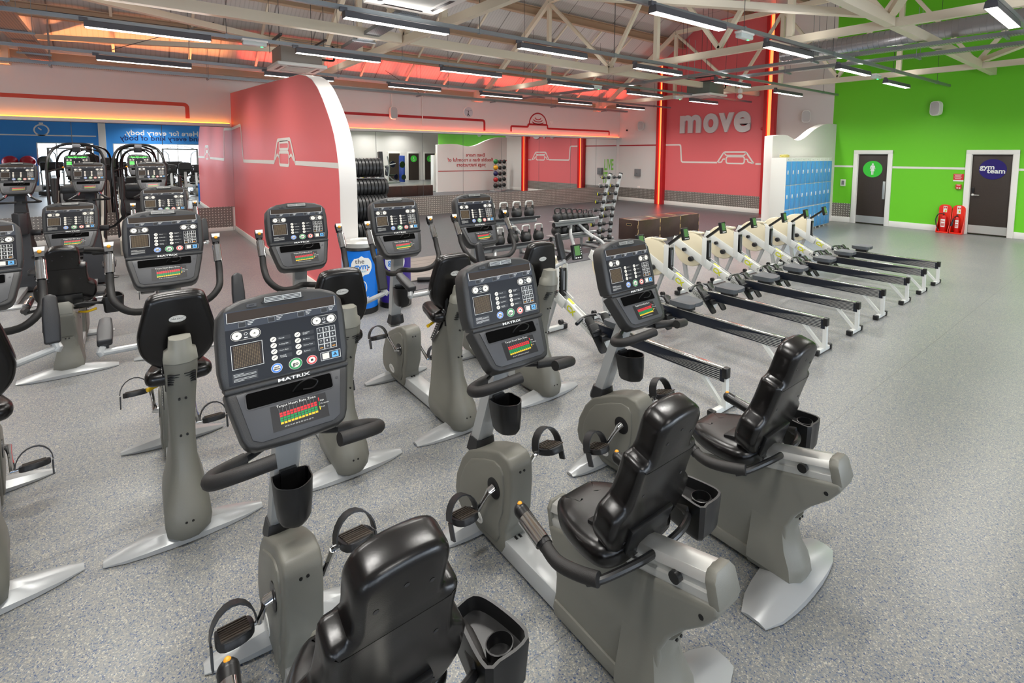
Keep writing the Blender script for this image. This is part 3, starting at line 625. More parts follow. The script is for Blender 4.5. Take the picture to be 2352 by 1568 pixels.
for xa, xb, ya, yb, cs, lab in rails:
    L = ya-yb; ang = math.atan2(xb-xa, ya-yb)
    t = thing('light_rail', 'long galvanised lighting rail, '+lab, 'rail', ((xa+xb)/2, (ya+yb)/2, RZF+.145), 'lighting rails', -ang*-1*-1)
    m = MB(GALV); m.box(0, 0, 0, .05, L, .055); m.build('channel', t)
    n = int(L//2.9)
    for k in range(n):
        y = L/2-1.0-2.9*k
        m = MB(DGREY); m.tube([(0, y, .02), (0, y, FLAT-RZF-.3 if xa > KX else 1.9)], .0045, 5); m.m(GALV); m.box(0, y, 0, .06, .04, .075); m.build('hanger', t)
    for i, y in enumerate(cs):
        x = xa+(xb-xa)*(ya-y)/(ya-yb); fitting((x, y, RZF), t.rotation_euler[2], 'lit linear light %s on the %s' % (POS[i], lab))
# emergency lights
for x, y, lab in ((10.48, -3.95, 'small emergency light with green dot near the far end of the right-hand rail'), (10.62, -9.75, 'clear emergency light hung under the right-hand rail'), (5.5, -7.35, 'white emergency light on the third rail, green dot'), (5.7, -15.2, 'white emergency light above the left end of the coral partition'), (5.4, -3.7, 'white emergency light by the far ceiling unit')):
    t = thing('emergency_light', lab, 'emergency light', (x, y, RZF+.04)); m = MB(K('clear_lens', (214, 222, 218), .2)); m.box(0, 0, 0, .1, .34, .07, .02); m.m(WHITE); m.box(0, 0, .045, .11, .36, .03, .006); m.build('body', t)
    m = MB(K('green_indicator', (40, 255, 110), .4, emit=3)); m.box(.0, .1, -.036, .02, .03, .008); m.build('indicator', t)
# cable trays
BASK = perforated('basket_tray', (176, 174, 172), .035, (0, 1)); TRAYB = perforated('perforated_tray_brown', (150, 112, 92), .035, (0, 1)); TRAYG = perforated('perforated_tray_grey', (140, 140, 144), .03, (0, 1))
def tray(a, b, wd, mt, lab, side=.06, rods=3, arm=True):
    a, b = Vector(a), Vector(b); d = b-a; L = d.length; t = thing('cable_tray', lab, 'cable tray', (a+b)/2, 'cable trays', math.atan2(d.y, d.x))
    m = MB(mt); m.box(0, 0, 0, L, wd, .006); m.build('tray_base', t)
    m = MB(GALV); m.box(0, wd/2, side/2, L, .006, side); m.box(0, -wd/2, side/2, L, .006, side); m.build('tray_side', t)
    for k in range(rods):
        x = -L/2+L*(k+.5)/rods
        m = MB(GALV); m.box(x, 0, -.02, .04, wd+.16, .03)
        for s in (-1, 1): m.tube([(x, s*(wd/2+.05), -.05), (x, s*(wd/2+.05), .9)], .005, 5)
        m.build('hanger', t)
tray((.45, -6.05, 3.84), (19.6, -5.75, 3.84), .16, BASK, 'long wire basket tray crossing the gym toward the upper right', rods=7)
tray((7.9, -4.95, 3.84), (19.6, -4.6, 3.84), .16, BASK, 'shorter perforated tray behind the long basket tray', rods=5)
tray((.92, -22, 3.69), (.86, -.6, 3.69), .14, BASK, 'basket tray running along the mirror wall', rods=8)
tray((.3, -18.16, 3.83), (9.0, -18.12, 3.83), .32, TRAYB, 'wide brown perforated tray at the top left', rods=4)
tray((4.6, -13.35, 3.98), (8.6, -13.6, 3.98), .26, TRAYG, 'grey perforated tray beside the near ceiling unit', rods=2)
# air conditioning cassettes
AC = K('cassette_casing', (150, 142, 134), .5); 
def cassette(loc, lab, s=.92, mt=AC):
    t = thing('ceiling_air_unit', lab, 'air conditioner', loc)
    m = MB(mt); m.box(0, 0, .2, s*.82, s*.82, .32, .01); m.build('casing', t)
    m = MB(WHITE); m.prism(rrect(s, s, .03), -.03, .03, .008, plane='xy'); m.build('fascia', t)
    m = MB(BLK)
    for a in range(4): m.add([(-s*.3, s*.40, -.0315), (s*.3, s*.40, -.0315), (s*.27, s*.34, -.0315), (-s*.27, s*.34, -.0315)], [(3, 2, 1, 0)], RZ(a*PI/2))
    m.build('vent_slot', t); m = MB(K('intake_grille', (206, 204, 198), .5)); m.box(0, 0, -.034, s*.56, s*.56, .006); m.build('intake', t)
    for a, b in ((-1, -1), (1, -1), (1, 1), (-1, 1)): m = MB(DGREY); m.tube([(a*s*.44, b*s*.44, .3), (a*s*.44, b*s*.44, FLAT-loc[2]-.3)], .006, 5); m.build('hanger', t)
    for y in (-s*.44, s*.44): m = MB(DGREY); m.box(0, y, .5, s*1.2, .04, .04); m.build('cradle_bar', t)
    m = MB(BLK); m.tube([(.3, s*.4, .25), (.3, s*.62, .25), (.3, s*.66, .3), (.3, s*.66, .45)], .02, 8, 4); m.tube([(.1, s*.4, .2), (.1, s*.72, .2), (.1, s*.76, .26), (.1, s*.76, .48)], .02, 8, 4); m.build('pipe', t)
cassette((3.8, -14.1, 3.66), 'ceiling air unit hanging above the coral partition'); cassette((5.85, -3.0, 3.74), 'ceiling air unit hanging in front of the far coral wall', mt=K('green_grey_casing', (104, 112, 104), .5))
cassette((8.5, -13.85, 3.93), 'ceiling air unit partly cut off at the top edge', 1.0)
# spiral duct with outlet
t = thing('spiral_duct', 'large silver spiral duct hung before the green wall', 'duct', (0, -3.85, 4.45))
m = MB(DUCT); m.tube([(8.45, 0, 0), (19.5, -.3, 0)], .17, 24)
for k in range(110): x = 8.5+k*.1; m.tube([(x, -(x-8.45)*.027, 0), (x+.012, -(x-8.45)*.027, 0)], .178, 24)
m.build('duct_body', t, ang=30); m = MB(GREY); m.box(9.1, -.25, -.06, .5, .16, .24, .01); m.m(BLK)
for k in range(5): m.box(9.1, -.335, -.12+k*.035, .4, .006, .012)
m.build('outlet_grille', t)
m = MB(WHITE); m.ball(.07, T(0, 0, -.1)); m.box(0, 0, .05, .1, .1, .12, .02); m.tube([(0, 0, 0), (0, 0, .35)], .02); tag(m.build('ceiling_camera', loc=(7.0, -3.1, 3.72)), 'white dome camera hung right of the far ceiling unit', 'camera')
# ================================================================ GYM MACHINES
class CF:          # console face: panel above the fold leans back, apron below leans out
    def __init__(s, x, z, a=15, b=34, k=1.0):
        a, b = math.radians(a), math.radians(b)
        s.up = frame((x, 0, z), (0, 1, 0), (-math.sin(a), 0, math.cos(a)), (math.cos(a), 0, math.sin(a))) @ Matrix.Diagonal((1.07*k, .93*k, k, 1))
        s.dn = frame((x, 0, z), (0, 1, 0), (-math.sin(b), 0, math.cos(b)), (math.cos(b), 0, math.sin(b))) @ Matrix.Diagonal((1.07*k, .93*k, k, 1))
def console(t, x, z, a=15, b=34, k=1.0, lit=False, simple=False):
    c = CF(x, z, a, b, k)
    up = [(-.197, -.004), (-.206, .06), (-.206, .2), (-.2, .262), (-.178, .297), (-.13, .318), (-.06, .329), (0, .332)]; up = up+[(-q, v) for q, v in up[::-1][1:]]
    lo = [(-.197, 0), (-.19, -.045), (-.163, -.18), (-.15, -.212), (-.125, -.226), (0, -.232)]; lo = lo+[(-q, v) for q, v in lo[::-1][1:]]
    m = MB(CONS); m.prism(up, -.085, 0, .014, c.up, 'xy', 3); m.prism(lo, -.075, .004, .012, c.dn, 'xy', 3)
    m.prism([(-.196, .006), (-.196, -.012), (.196, -.012), (.196, .006)], -.06, .014, .006, c.up, 'xy')      # ridge on the fold
    m.prism([(-.07, .296), (-.055, .318), (.055, .318), (.07, .296)], -.02, .008, .004, c.up, 'xy'); o = m.build('console', t)
    # vent
    m = MB(BLK); m.quad(-.058, .297, .058, .316, .0085, c.up); m.m(ALU)
    for v in (.2985, .304, .3095, .315): m.box(0, v, .01, .118, .0022, .004, X=c.up)
    for u in (-.058, 0, .058): m.box(u, .307, .01, .002, .019, .004, X=c.up)
    m.m(DGREY); m.box(-.098, .296, .002, .03, .012, .006, X=c.up); m.m(BLK); m.box(-.098, .296, .0055, .016, .004, .001, X=c.up); m.build('air_vent', o)
    # control panel: fractions across the overlay
    W_, H_ = .36, .268; X = c.up
    U = lambda f: -W_/2+f*W_
    V = lambda f: .283-f*H_
    z1, z2, z3 = .0012, .002, .0028
    m = MB(CPAN); m.box(0, .283-H_/2, 0, W_, H_, .0016, X=X)
    m.m(CBAND); m.quad(U(0), V(.25), U(1), V(0), z1, X); m.m(CPAN)
    m.m(K('lit_green_display', (10, 40, 14), .4, emit=.4, ecol=(20, 120, 30)) if lit else MATX); m.quad(U(.02), V(.15), U(.98), V(.015), z2, X)
    if lit: m.m(K('lit_green_text', (60, 255, 60), .4, emit=4)); m.text('Press GO or select', .034, X @ T(0, V(.085), z3), bold=.0006, res=1)
    m.m(INK); m.line([(U(.02), V(.015)), (U(.02), V(.155)), (U(.98), V(.155)), (U(.98), V(.015))], .0014, z3, X)
    for f in (.14, .385, .65, .87):
        m.m(BLK); m.quad(U(f-.03), V(.235), U(f+.03), V(.17), z2, X); m.m(GREY); m.line([(U(f-.03), V(.235)), (U(f+.03), V(.235)), (U(f+.03), V(.17)), (U(f-.03), V(.17))], .001, z3, X, True)
        m.m(INK)
        for k in range(3): m.quad(U(f+.045), V(.178+.02*k), U(f+.10-.012*k), V(.172+.02*k), z2, X)
    for fa, fb in ((.09, .235), (.79, .925)):
        m.m(BLK); m.flat(rrect(.088, .035, .0174, 5, (U(fa)+U(fb))/2, V(.345)), z2, X); m.m(BEIGE); m.line(rrect(.088, .035, .0174, 5, (U(fa)+U(fb))/2, V(.345)), .001, z3, X, True)
        for f, d in ((fa, -1), (fb, 1)): m.m(BEIGE); m.disc(U(f), V(.345), .0145, z3, 16, X=X); m.m(BLK); m.flat([(U(f)-.004, V(.345)-.002*d), (U(f), V(.345)+.003*d), (U(f)+.004, V(.345)-.002*d)][::d], z3+.0006, X)
        m.m(INK); m.line([(U((fa+fb)/2)+.005*math.cos(q), V(.335)+.005*math.sin(q)) for q in (0, 1, 2, 3, 4, 5)], .0012, z3, X, True); m.quad(U((fa+fb)/2)-.005, V(.39), U((fa+fb)/2)+.005, V(.38), z3, X)
    # dot matrix
    m.m(INK); m.line([(U(.035), V(.79)), (U(.29), V(.79)), (U(.29), V(.465)), (U(.035), V(.465))], .0014, z3, X, True)
    m.m(K('lit_green_dots', (60, 255, 60), .4, emit=2.5) if lit else MATX)
    if lit: m.quad(U(.06), V(.6), U(.26), V(.5), z2, X); m.quad(U(.06), V(.77), U(.26), V(.66), z2, X)
    else:
        m.quad(U(.045), V(.778), U(.28), V(.478), z2, X)
        if not simple:
            m.m(MATXD)
            for i in range(15):
                for j in range(15): x0 = U(.055)+i*.0052; y0 = V(.77)+j*.0052; m.quad(x0, y0, x0+.0028, y0+.0028, z3, X)
    LB = [['Manual', 'Rolling Hills', 'Heart Rate', 'Interval\nTraining'], ['Constant\nWatts', 'Fat Burn', 'Fitness Test', 'Random']]
    for ci, fu in enumerate((.385, .6)):
        for k in range(4):
            v = V(.49+.086*k); u = U(fu); m.m(BLK); m.quad(u+.012, v-.0075, u+.055, v+.0075, z1+.0004, X); m.m(BEIGE); m.disc(u, v, .0098, z3, 14, X=X)
            m.m(INKD); m.line([(u-.005, v-.003), (u+.005, v+.004)], .0022, z3+.0006, X)
            if not simple: m.m(INK); m.text(LB[ci][k], .0062, X @ T(u+.017, v, z3), align='LEFT', res=1)
    for i in range(3):
        for j in range(4):
            u, v = U(.81)+i*.0215, V(.495)-j*.0225; m.m(BLK); m.quad(u-.0095, v-.01, u+.0095, v+.01, z2, X); m.m(INK); m.line([(u-.0098, v-.0103), (u+.0098, v-.0103), (u+.0098, v+.0103), (u-.0098, v+.0103)], .0011, z3, X, True)
            s_ = '123456789'[j*3+i] if j < 3 else ('', '0', '')[i]
            if s_: m.text(s_, .013, X @ T(u, v, z3), res=1)
            else: m.m(ORG); m.quad(u-.005, v-.004, u+.005, v-.001, z3, X)
    m.m(BLK); m.quad(U(.795), V(.945), U(.985), V(.83), z2, X); m.m(INK); m.line([(U(.795), V(.945)), (U(.985), V(.945)), (U(.985), V(.83)), (U(.795), V(.83))], .0011, z2+.0003, X, True)
    m.m(BEIGE); m.quad(U(.81), V(.93), U(.875), V(.845), z3, X); m.m(BLUEB); m.quad(U(.9), V(.93), U(.965), V(.845), z3, X); m.m(INKD)
    for q in range(3): m.line([(U(.9325), V(.887)), (U(.9325)+.007*math.cos(q*2.09+1.57), V(.887)+.007*math.sin(q*2.09+1.57))], .004, z3+.0006, X)
    for f, r, mt, tx in ((.395, .0165, K('blue_ring', (60, 130, 220), .4), 'cool\ndown'), (.56, .0205, GREENB, 'go'), (.71, .0165, REDB, '')):
        v = V(.895); m.m(BEIGE); m.disc(U(f), v, r+.0012, z2, 28, X=X); m.m(mt); m.disc(U(f), v, r, z2+.0004, 28, X=X); m.m(BEIGE); m.disc(U(f), v, r*.7, z3, 24, X=X); m.m(INKD)
        if tx: m.text(tx, .019 if tx == 'go' else .0085, X @ T(U(f), v, z3+.0006), bold=.0004, res=2)
        else: m.quad(U(f)-.004, v-.004, U(f)+.004, v+.004, z3+.0006, X)
    m.m(BLK); m.quad(U(.03), V(.965), U(.235), V(.84), z1+.0004, X); m.m(INK)
    for k in range(7):
        if k != 3: m.quad(U(.04), V(.955-.0155*k), U(.04)+(.066 if k % 3 else .03), V(.9515-.0155*k), z2, X)
    m.text('MATRIX', .021, c.up @ T(0.01, -.004, .0148) @ Matrix.Diagonal((1.35, .8, 1, 1)), bold=.0004, res=1)
    m.build('control_panel', o)
    # slot shade painted as a flat black sheet, inner apron, chart
    m = MB(K('apron_inner', (66, 67, 70), .45)); m.prism([(-.165, -.022), (-.16, -.05), (-.135, -.19), (-.11, -.205), (.11, -.205), (.135, -.19), (.16, -.05), (.165, -.022)], .003, .0075, .002, c.dn, 'xy')
    m.m(K('painted_slot_shade', (5, 5, 5), .9, spec=.05)); m.flat(rrect(.27, .058, .01, 4, -.005, -.055), .0085, c.dn); m.m(DGREY); m.line(rrect(.272, .06, .01, 4, -.005, -.055), .004, .009, c.dn, True); m.disc(.147, -.05, .005, .009, 10, X=c.dn)
    m.m(K('chart_backing', (30, 30, 32), .4)); m.quad(-.075, -.185, .1, -.095, .0084, c.dn)
    for i in range(11):
        x0 = -.05+i*.0108
        for j, mt in enumerate((YELB, GREENB, GREENB, REDB, REDB)): m.m(mt); h = .0009*i*(1 if j < 1 else .9)*.0; m.quad(x0, -.165+j*.0085+.0004*i, x0+.0085, -.158+j*.0085+.0004*i, .0093, c.dn)
        m.m(GREY); m.line([(x0, -.165), (x0, -.108+.0004*i)], .0007, .0092, c.dn)
    m.m(REDB); m.quad(.073, -.122, .076, -.108, .0093, c.dn); m.m(GREENB); m.quad(.073, -.138, .076, -.124, .0093, c.dn); m.m(YELB); m.quad(.073, -.153, .076, -.14, .0093, c.dn)
    m.m(INK)
    if not simple: m.text('Target Heart Rate Zone', .0125, c.dn @ T(.005, -.1005, .0095), res=1); m.text('20 25 30 35 40 45 50 55 60 65 70', .0065, c.dn @ T(.004, -.175, .0095), res=1); m.text('High\n \nModerate\n \nLow', .007, c.dn @ T(.078, -.132, .0095), align='LEFT', res=1)
    m.build('reading_tray', o)
    m = MB(BLK); m.tube([(.0, -.06, .01), (.015, -.045, .028), (.045, -.035, .045), (.075, -.05, .04), (.06, -.068, .03), (.03, -.064, .02)], .0026, 6, 5, c.dn); m.build('headphone_lead', o)
    return c
def foot(m, x, hw, w0, w1, h, sk=.0):          # tapering glossy floor foot lying across the machine
    secs = []
    for k in range(9):
        f = -1+k/4; a = abs(f); ww = w1+(w0-w1)*(1-a**2.2); hh = .018+(h-.018)*(1-a**1.8); y = f*hw; s_ = 1 if a < .99 else .8
        xc = x
        secs.append([(xc-ww/2*s_, y, .004), (xc-ww/2*s_, y, hh*.45), (xc-ww*.22*s_, y, hh), (xc+ww*.22*s_, y, hh), (xc+ww/2*s_, y, hh*.45), (xc+ww/2*s_, y, .004)])
    m.loft(secs); m.m(BLK); m.box(x, 0, .004, w1*.8, hw*1.3, .008); return m
def shroud(t, ox):                             # front drive housing, crank and pedals; ox shifts it along the bike
    o = [(-1.13, .455), (-1.2, .42), (-1.27, .34), (-1.325, .23), (-1.34, .14), (-1.325, .08), (-1.27, .045), (-1.1, .03), (-.9, .03), (-.865, .09), (-.875, .16), (-.835, .26), (-.825, .4), (-.83, .50), (-.86, .535), (-.93, .54), (-1.04, .50)]
    o = [(x+ox, z) for x, z in o]; m = MB(OLIVE); m.prism(o, -.068, .068, .016, seg=3)
    m.prism([(x*.78+(-1.07+ox)*.22, z*.8+.25*.2) for x, z in o], -.078, .078, .012)
    m.m(BLK)
    for z in (.47, .12):
        for y in (-.012, .012): m.tube([(-.845+ox, y, z), (-.825+ox+(.0 if z > .3 else -.04), y, z)], .006, 8)
    m.build('drive_housing', t)
    sh = t.children[-1] if False else None
    m = MB(BADGE); f = frame((-1.1+ox, -.0775, .125), (1, 0, 0), (0, 0, 1), (0, -1, 0)) @ RZ(-.22)
    m.lathe([(.001, 0), (.052, 0), (.052, .004), (.001, .004)], 28, f @ Matrix.Diagonal((1, .58, 1, 1))); m.m(INKD); m.text('MATRIX', .02, f @ T(0, 0, .0045) @ Matrix.Diagonal((1.1, .9, 1, 1)), res=1); m.build('badge', t)
def crank(t, cx, cz, ang, ox=0):
    m = MB(BLK); m.tube([(cx, -.082, cz), (cx, .082, cz)], .05, 20); m.build('crank_cover', t)
    for s in (-1, 1):
        a = ang+(PI if s > 0 else 0); dx, dz = math.cos(a), math.sin(a); o = bpy.data.objects.new('crank_arm', None)
        m = MB(CHROME); m.tube([(0, 0, 0), (0, s*.018, 0), (dx*.05, s*.022, dz*.05), (dx*.165, s*.03, dz*.165)], [.02, .018, .011, .013], 10); m.tube([(dx*.165, s*.02, dz*.165), (dx*.165, s*.06, dz*.165)], .008)
        c = m.build('crank_arm', t, (cx, s*.085, cz))
        m = MB(ODRK); X = T(dx*.165, s*.115, dz*.165) @ RY(-.35) @ Matrix.Scale(1.28, 4)
        m.prism(resample([(-.05, -.045), (-.055, .04), (.02, .05), (.06, .02), (.06, -.03), (.02, -.048)], 20), -.012, .012, .004, X, 'xy'); m.m(K('worn_pedal_rubber', (64, 56, 48), .6))
        for k in range(7): m.box(-.042+k*.015, 0, .0135, .008, .075, .004, X=X)
        m.m(ODRK); L = [(-.005, math.cos(q)*.058, math.sin(q)*.07+.004) for q in [PI*i/10 for i in range(11)]]
        m.loft([[(x-.021, y, z), (x+.021, y, z), (x+.021, y*1.06, z*1.06+.001), (x-.021, y*1.06, z*1.06+.001)] for x, y, z in L], X); m.box(0, s*.058, -.03, .03, .006, .06, X=X); m.build('pedal', c)
def cupholder(t, x, z, ry=.0):
    m = MB(BLK); o = [(-.045, -.05), (.0, -.056), (.05, -.048), (.085, 0), (.05, .048), (0, .056), (-.045, .05)]; o = resample(o, 24); i_ = inset(o, .004)
    if sum(o[i][0]*o[(i+1) % 24][1]-o[(i+1) % 24][0]*o[i][1] for i in range(24)) < 0: o = o[::-1]; i_ = inset(o, .004)
    X = T(x, 0, z) @ RY(ry) @ Matrix.Scale(1.17, 4); tp = lambda q, k, zz: [(p[0]*k+.0, p[1]*k, zz) for p in q]
    m.loft([tp(o, .72, -.10), tp(o, .86, -.085), tp(o, .97, -.03), tp(o, 1.03, .03), tp(i_, 1.03, .03), tp(i_, .95, -.04), tp(i_, .8, -.085), tp(i_, .4, -.09)], X); m.box(-.05, 0, .0, .03, .05, .08, X=X); m.build('cup_holder', t)
def recumbent_proto(label, cat, ang=-2.1, slide=0.0):
    t = thing('recumbent_bike', label, cat, (0, 0, 0), 'recumbent exercise bikes')
    m = MB(SILV); foot(m, -1.17, .29, .15, .07, .065); m.build('front_foot', t)
    m = MB(SILV); foot(m, 0.0, .345, .21, .13, .075); m.build('rear_foot', t)
    m = MB(SILV); m.box(-.72, 0, .075, .5, .13, .09, .008); m.build('base_beam', t)
    shroud(t, 0); crank(t, -.95, .35, ang)
    o = [(-.54, .035), (.0, .035), (.04, .05), (.055, .085), (.02, .15), (0, .22), (.0, .29), (.03, .36), (.09, .44), (.16, .51), (.205, .575), (.2, .605), (-.57, .395), (-.535, .31), (-.515, .2), (-.52, .12)]
    m = MB(OLIVE); m.prism(o, -.068, .068, .014, seg=3); m.loft([[(-.16, -w_, z), (-.16, w_, z), (xr-.03, w_, z), (xr, w_*.5, z), (xr+.004, 0, z), (xr, -w_*.5, z), (xr-.03, -w_, z)] for z, w_, xr in ((.036, .085, .055), (.07, .105, .068), (.12, .10, .06), (.18, .085, .03), (.26, .0685, .01), (.34, .067, .03))]); m.prism([(-.515, .035), (.05, .035), (.045, .09), (-.515, .1)], -.078, .078, .008); m.m(BLK)
    for x, z in ((-.35, .49-.08), (.15, .54), (-.1, .075)): m.tube([(x, -.080 if z < .1 else -.07, z), (x, .08 if z < .1 else .07, z)], .009, 10)
    for z in (.13, .33):
        for y in (-.012, .012): m.tube([(.02 if z > .2 else .03, y, z), (.035 if z > .2 else .05, y, z)], .006, 8)
    m.build('seat_base', t)
    R = T(-.19, 0, .535) @ RY(-math.radians(15.3)) @ Matrix.Diagonal((1, .85, 1, 1))
    m = MB(ALU); m.prism([(-.068, -.045), (.068, -.045), (.068, -.01), (.055, -.008), (.055, .014), (.068, .018), (.05, .045), (0, .055), (-.05, .045), (-.068, .018), (-.055, .014), (-.055, -.008), (-.068, -.01)], -.38, .36, .002, R, 'yz'); m.build('seat_rail', t)
    m = MB(OLIVE); m.prism([(-.075, -.05), (.075, -.05), (.07, .03), (.045, .056), (-.045, .056), (-.07, .03)], .36, .40, .008, R, 'yz'); m.build('rail_end_cap', t); m = MB(OLIVE); m.prism([(-.075, -.05), (.075, -.05), (.07, .03), (.045, .056), (-.045, .056), (-.07, .03)], -.40, -.38, .004, R, 'yz'); m.build('rail_end_cap', t); m = MB(BLK); m.tube([(.25, -.06, .0), (.25, -.085, 0)], .02, 14, X=R); m.build('rail_stop', t)
    # carriage and seat
    m = MB(BLK); m.box(-.02-.12, 0, .07, .26, .16, .05, .01, R); m.box(-.03, 0, .09, .08, .3, .04, .008, R); m.build('seat_carriage', t)
    S = T(-.28, 0, .525) @ RY(math.radians(-7)); m = MB(VINYL)
    so = [(-.2, -.06), (-.19, -.1), (-.1, -.165), (.02, -.2), (.12, -.2), (.17, -.14), (.175, 0), (.17, .14), (.12, .2), (.02, .2), (-.1, .165), (-.19, .1), (-.2, .06)]
    m.pad(so, .085, .035, S, 64, .004); m.build('seat', t)
    B = frame((-.165, 0, .60), (0, 1, 0), (math.sin(math.radians(17)), 0, math.cos(math.radians(17))), (math.cos(math.radians(17)), 0, -math.sin(math.radians(17)))) @ Matrix.Diagonal((1.05, .93, .9, 1))
    hs = [(0, 0), (.11, .0), (.165, .03), (.198, .09), (.205, .15), (.2, .195), (.176, .222), (.158, .24), (.152, .28), (.149, .33), (.15, .385), (.146, .412), (.128, .42), (.11, .425), (.105, .45), (.107, .5), (.105, .56), (.08, .597), (.03, .61)]
    bo = hs+[(-a, b) for a, b in hs[::-1][:-1]]
    m = MB(VINYL); m.pad(bo, .11, .027, B @ T(0, 0, -.065), 150, .0); m.m(ODRK)
    for u, v in ((0, .535), (-.062, .5), (.062, .5), (-.1, .28), (.1, .28), (0, .05), (-.12, .06), (.12, .06)): m.disc(u, v, .0065, .0458, 10, X=B)
    m.build('backrest', t)
    m = MB(BLK); m.box(0, .1, .045, .1, .34, .02, .004, B) if False else m.box(0, .06, .05, .22, .12, .02, .004, B); m.build('back_bracket', t)
    # side handles: frame tube under the seat, foam elbow, pulse grip
    for s in (-1, 1):
        m = MB(BLK); m.tube([(-.05, s*.02, .60), (-.05, s*.12, .61), (-.10, s*.24, .58), (-.14, s*.275, .56)], .014, 10, 5)
        m.m(FOAM); m.tube([(-.10, s*.262, .59), (-.17, s*.285, .575), (-.24, s*.30, .565), (-.29, s*.298, .565), (-.33, s*.29, .572)], .024, 12, 5)
        m.m(BLK); m.tube([(-.325, s*.29, .57), (-.41, s*.283, .588), (-.48, s*.28, .604)], [.027, .026, .028], 12, 1); m.ball(.028, T(-.485, s*.28, .605)); m.m(CHROME); m.tube([(-.34, s*.290, .583), (-.45, s*.284, .605)], .0235, 12); m.tube([(-.34, s*.302, .576), (-.45, s*.296, .598)], .0235, 12)
        m.m(ORG); m.ball(.010, T(-.492, s*.28, .628)); m.build('side_handle', t)
    X = T(-.13, .33, .575) @ Matrix.Diagonal((.82, .95, 1.25, 1)); m = MB(BLK)
    to = resample([(-.16, -.06), (.08, -.085), (.1, -.03), (.1, .05), (.06, .085), (-.1, .06), (-.17, .02)], 28); 
    if sum(to[i][0]*to[(i+1) % 28][1]-to[(i+1) % 28][0]*to[i][1] for i in range(28)) < 0: to = to[::-1]
    ti = inset(to, .012); L = lambda q, k, zz: [(p[0]*k, p[1]*k, zz) for p in q]
    m.loft([L(to, .8, -.075), L(to, .9, -.06), L(to, 1, .035), L(to, .985, .045), L(ti, 1, .045), L(ti, .97, .01), L(ti, .6, .008)], X); m.lathe([(.04, .0), (.044, .035), (.04, .036), (.036, .0), (.03, -.05), (.001, -.05)], 20, X @ T(.035, 0, 0)); m.build('accessory_tray', t)
    m = MB(YEL); m.tube([(-.2, .07, .50), (-.18, .13, .495), (-.17, .2, .515)], [.009, .011, .012], 8, 4); m.build('adjust_lever', t)
    mast(t, 0, (-1.21, .385), (-.965, 1.06))
    c = console(t, -.945, 1.165)
    P = lambda u, v, w_: tuple(c.dn @ Vector((u, v, w_)))
    for s in (-1, 1):
        m = MB(BLK); m.tube([(-.99, s*.02, .97), (-.95, s*.1, .93), (-.9, s*.2, .925)], .015, 10, 4)
        m.m(FOAM); m.tube([(-.915, s*.16, .925), (-.87, s*.255, .93), (-.79, s*.27, .955), (-.735, s*.2, .985), (-.715, s*.10, 1.0)], .0235, 12, 5); m.build('handlebar', t)
    cupholder(t, -.965, .735, -.1)
    return t
def mast(t, ox, a, b):
    m = MB(SILV); a = (a[0]+ox, 0, a[1]); b = (b[0]+ox, 0, b[1]); A, B_ = Vector(a), Vector(b); d = (B_-A).normalized(); n = Vector((d.z, 0, -d.x)); o = [(-.03, -.045), (-.042, 0), (-.03, .045), (.03, .045), (.036, .03), (.036, -.03), (.03, -.045)]
    m.loft([[p+n*x+Vector((0, y, 0)) for x, y in o] for p in (A, B_)]); m.build('mast', t)
    m = MB(ODRK); C_ = Vector((A.x+.02, 0, 0)); rr = lambda cx, wx, wy, z: [(cx-wx, -wy*.6, z), (cx-wx, wy*.6, z), (cx-wx*.6, wy, z), (cx+wx*.7, wy, z), (cx+wx, wy*.5, z), (cx+wx, -wy*.5, z), (cx+wx*.7, -wy, z), (cx-wx*.6, -wy, z)]
    m.loft([rr(A.x+.025, .066, .062, A.z+.03), rr(A.x+.028, .064, .06, A.z+.05), rr(A.x+.035, .052, .052, A.z+.105)]); m.build('mast_boot', t)
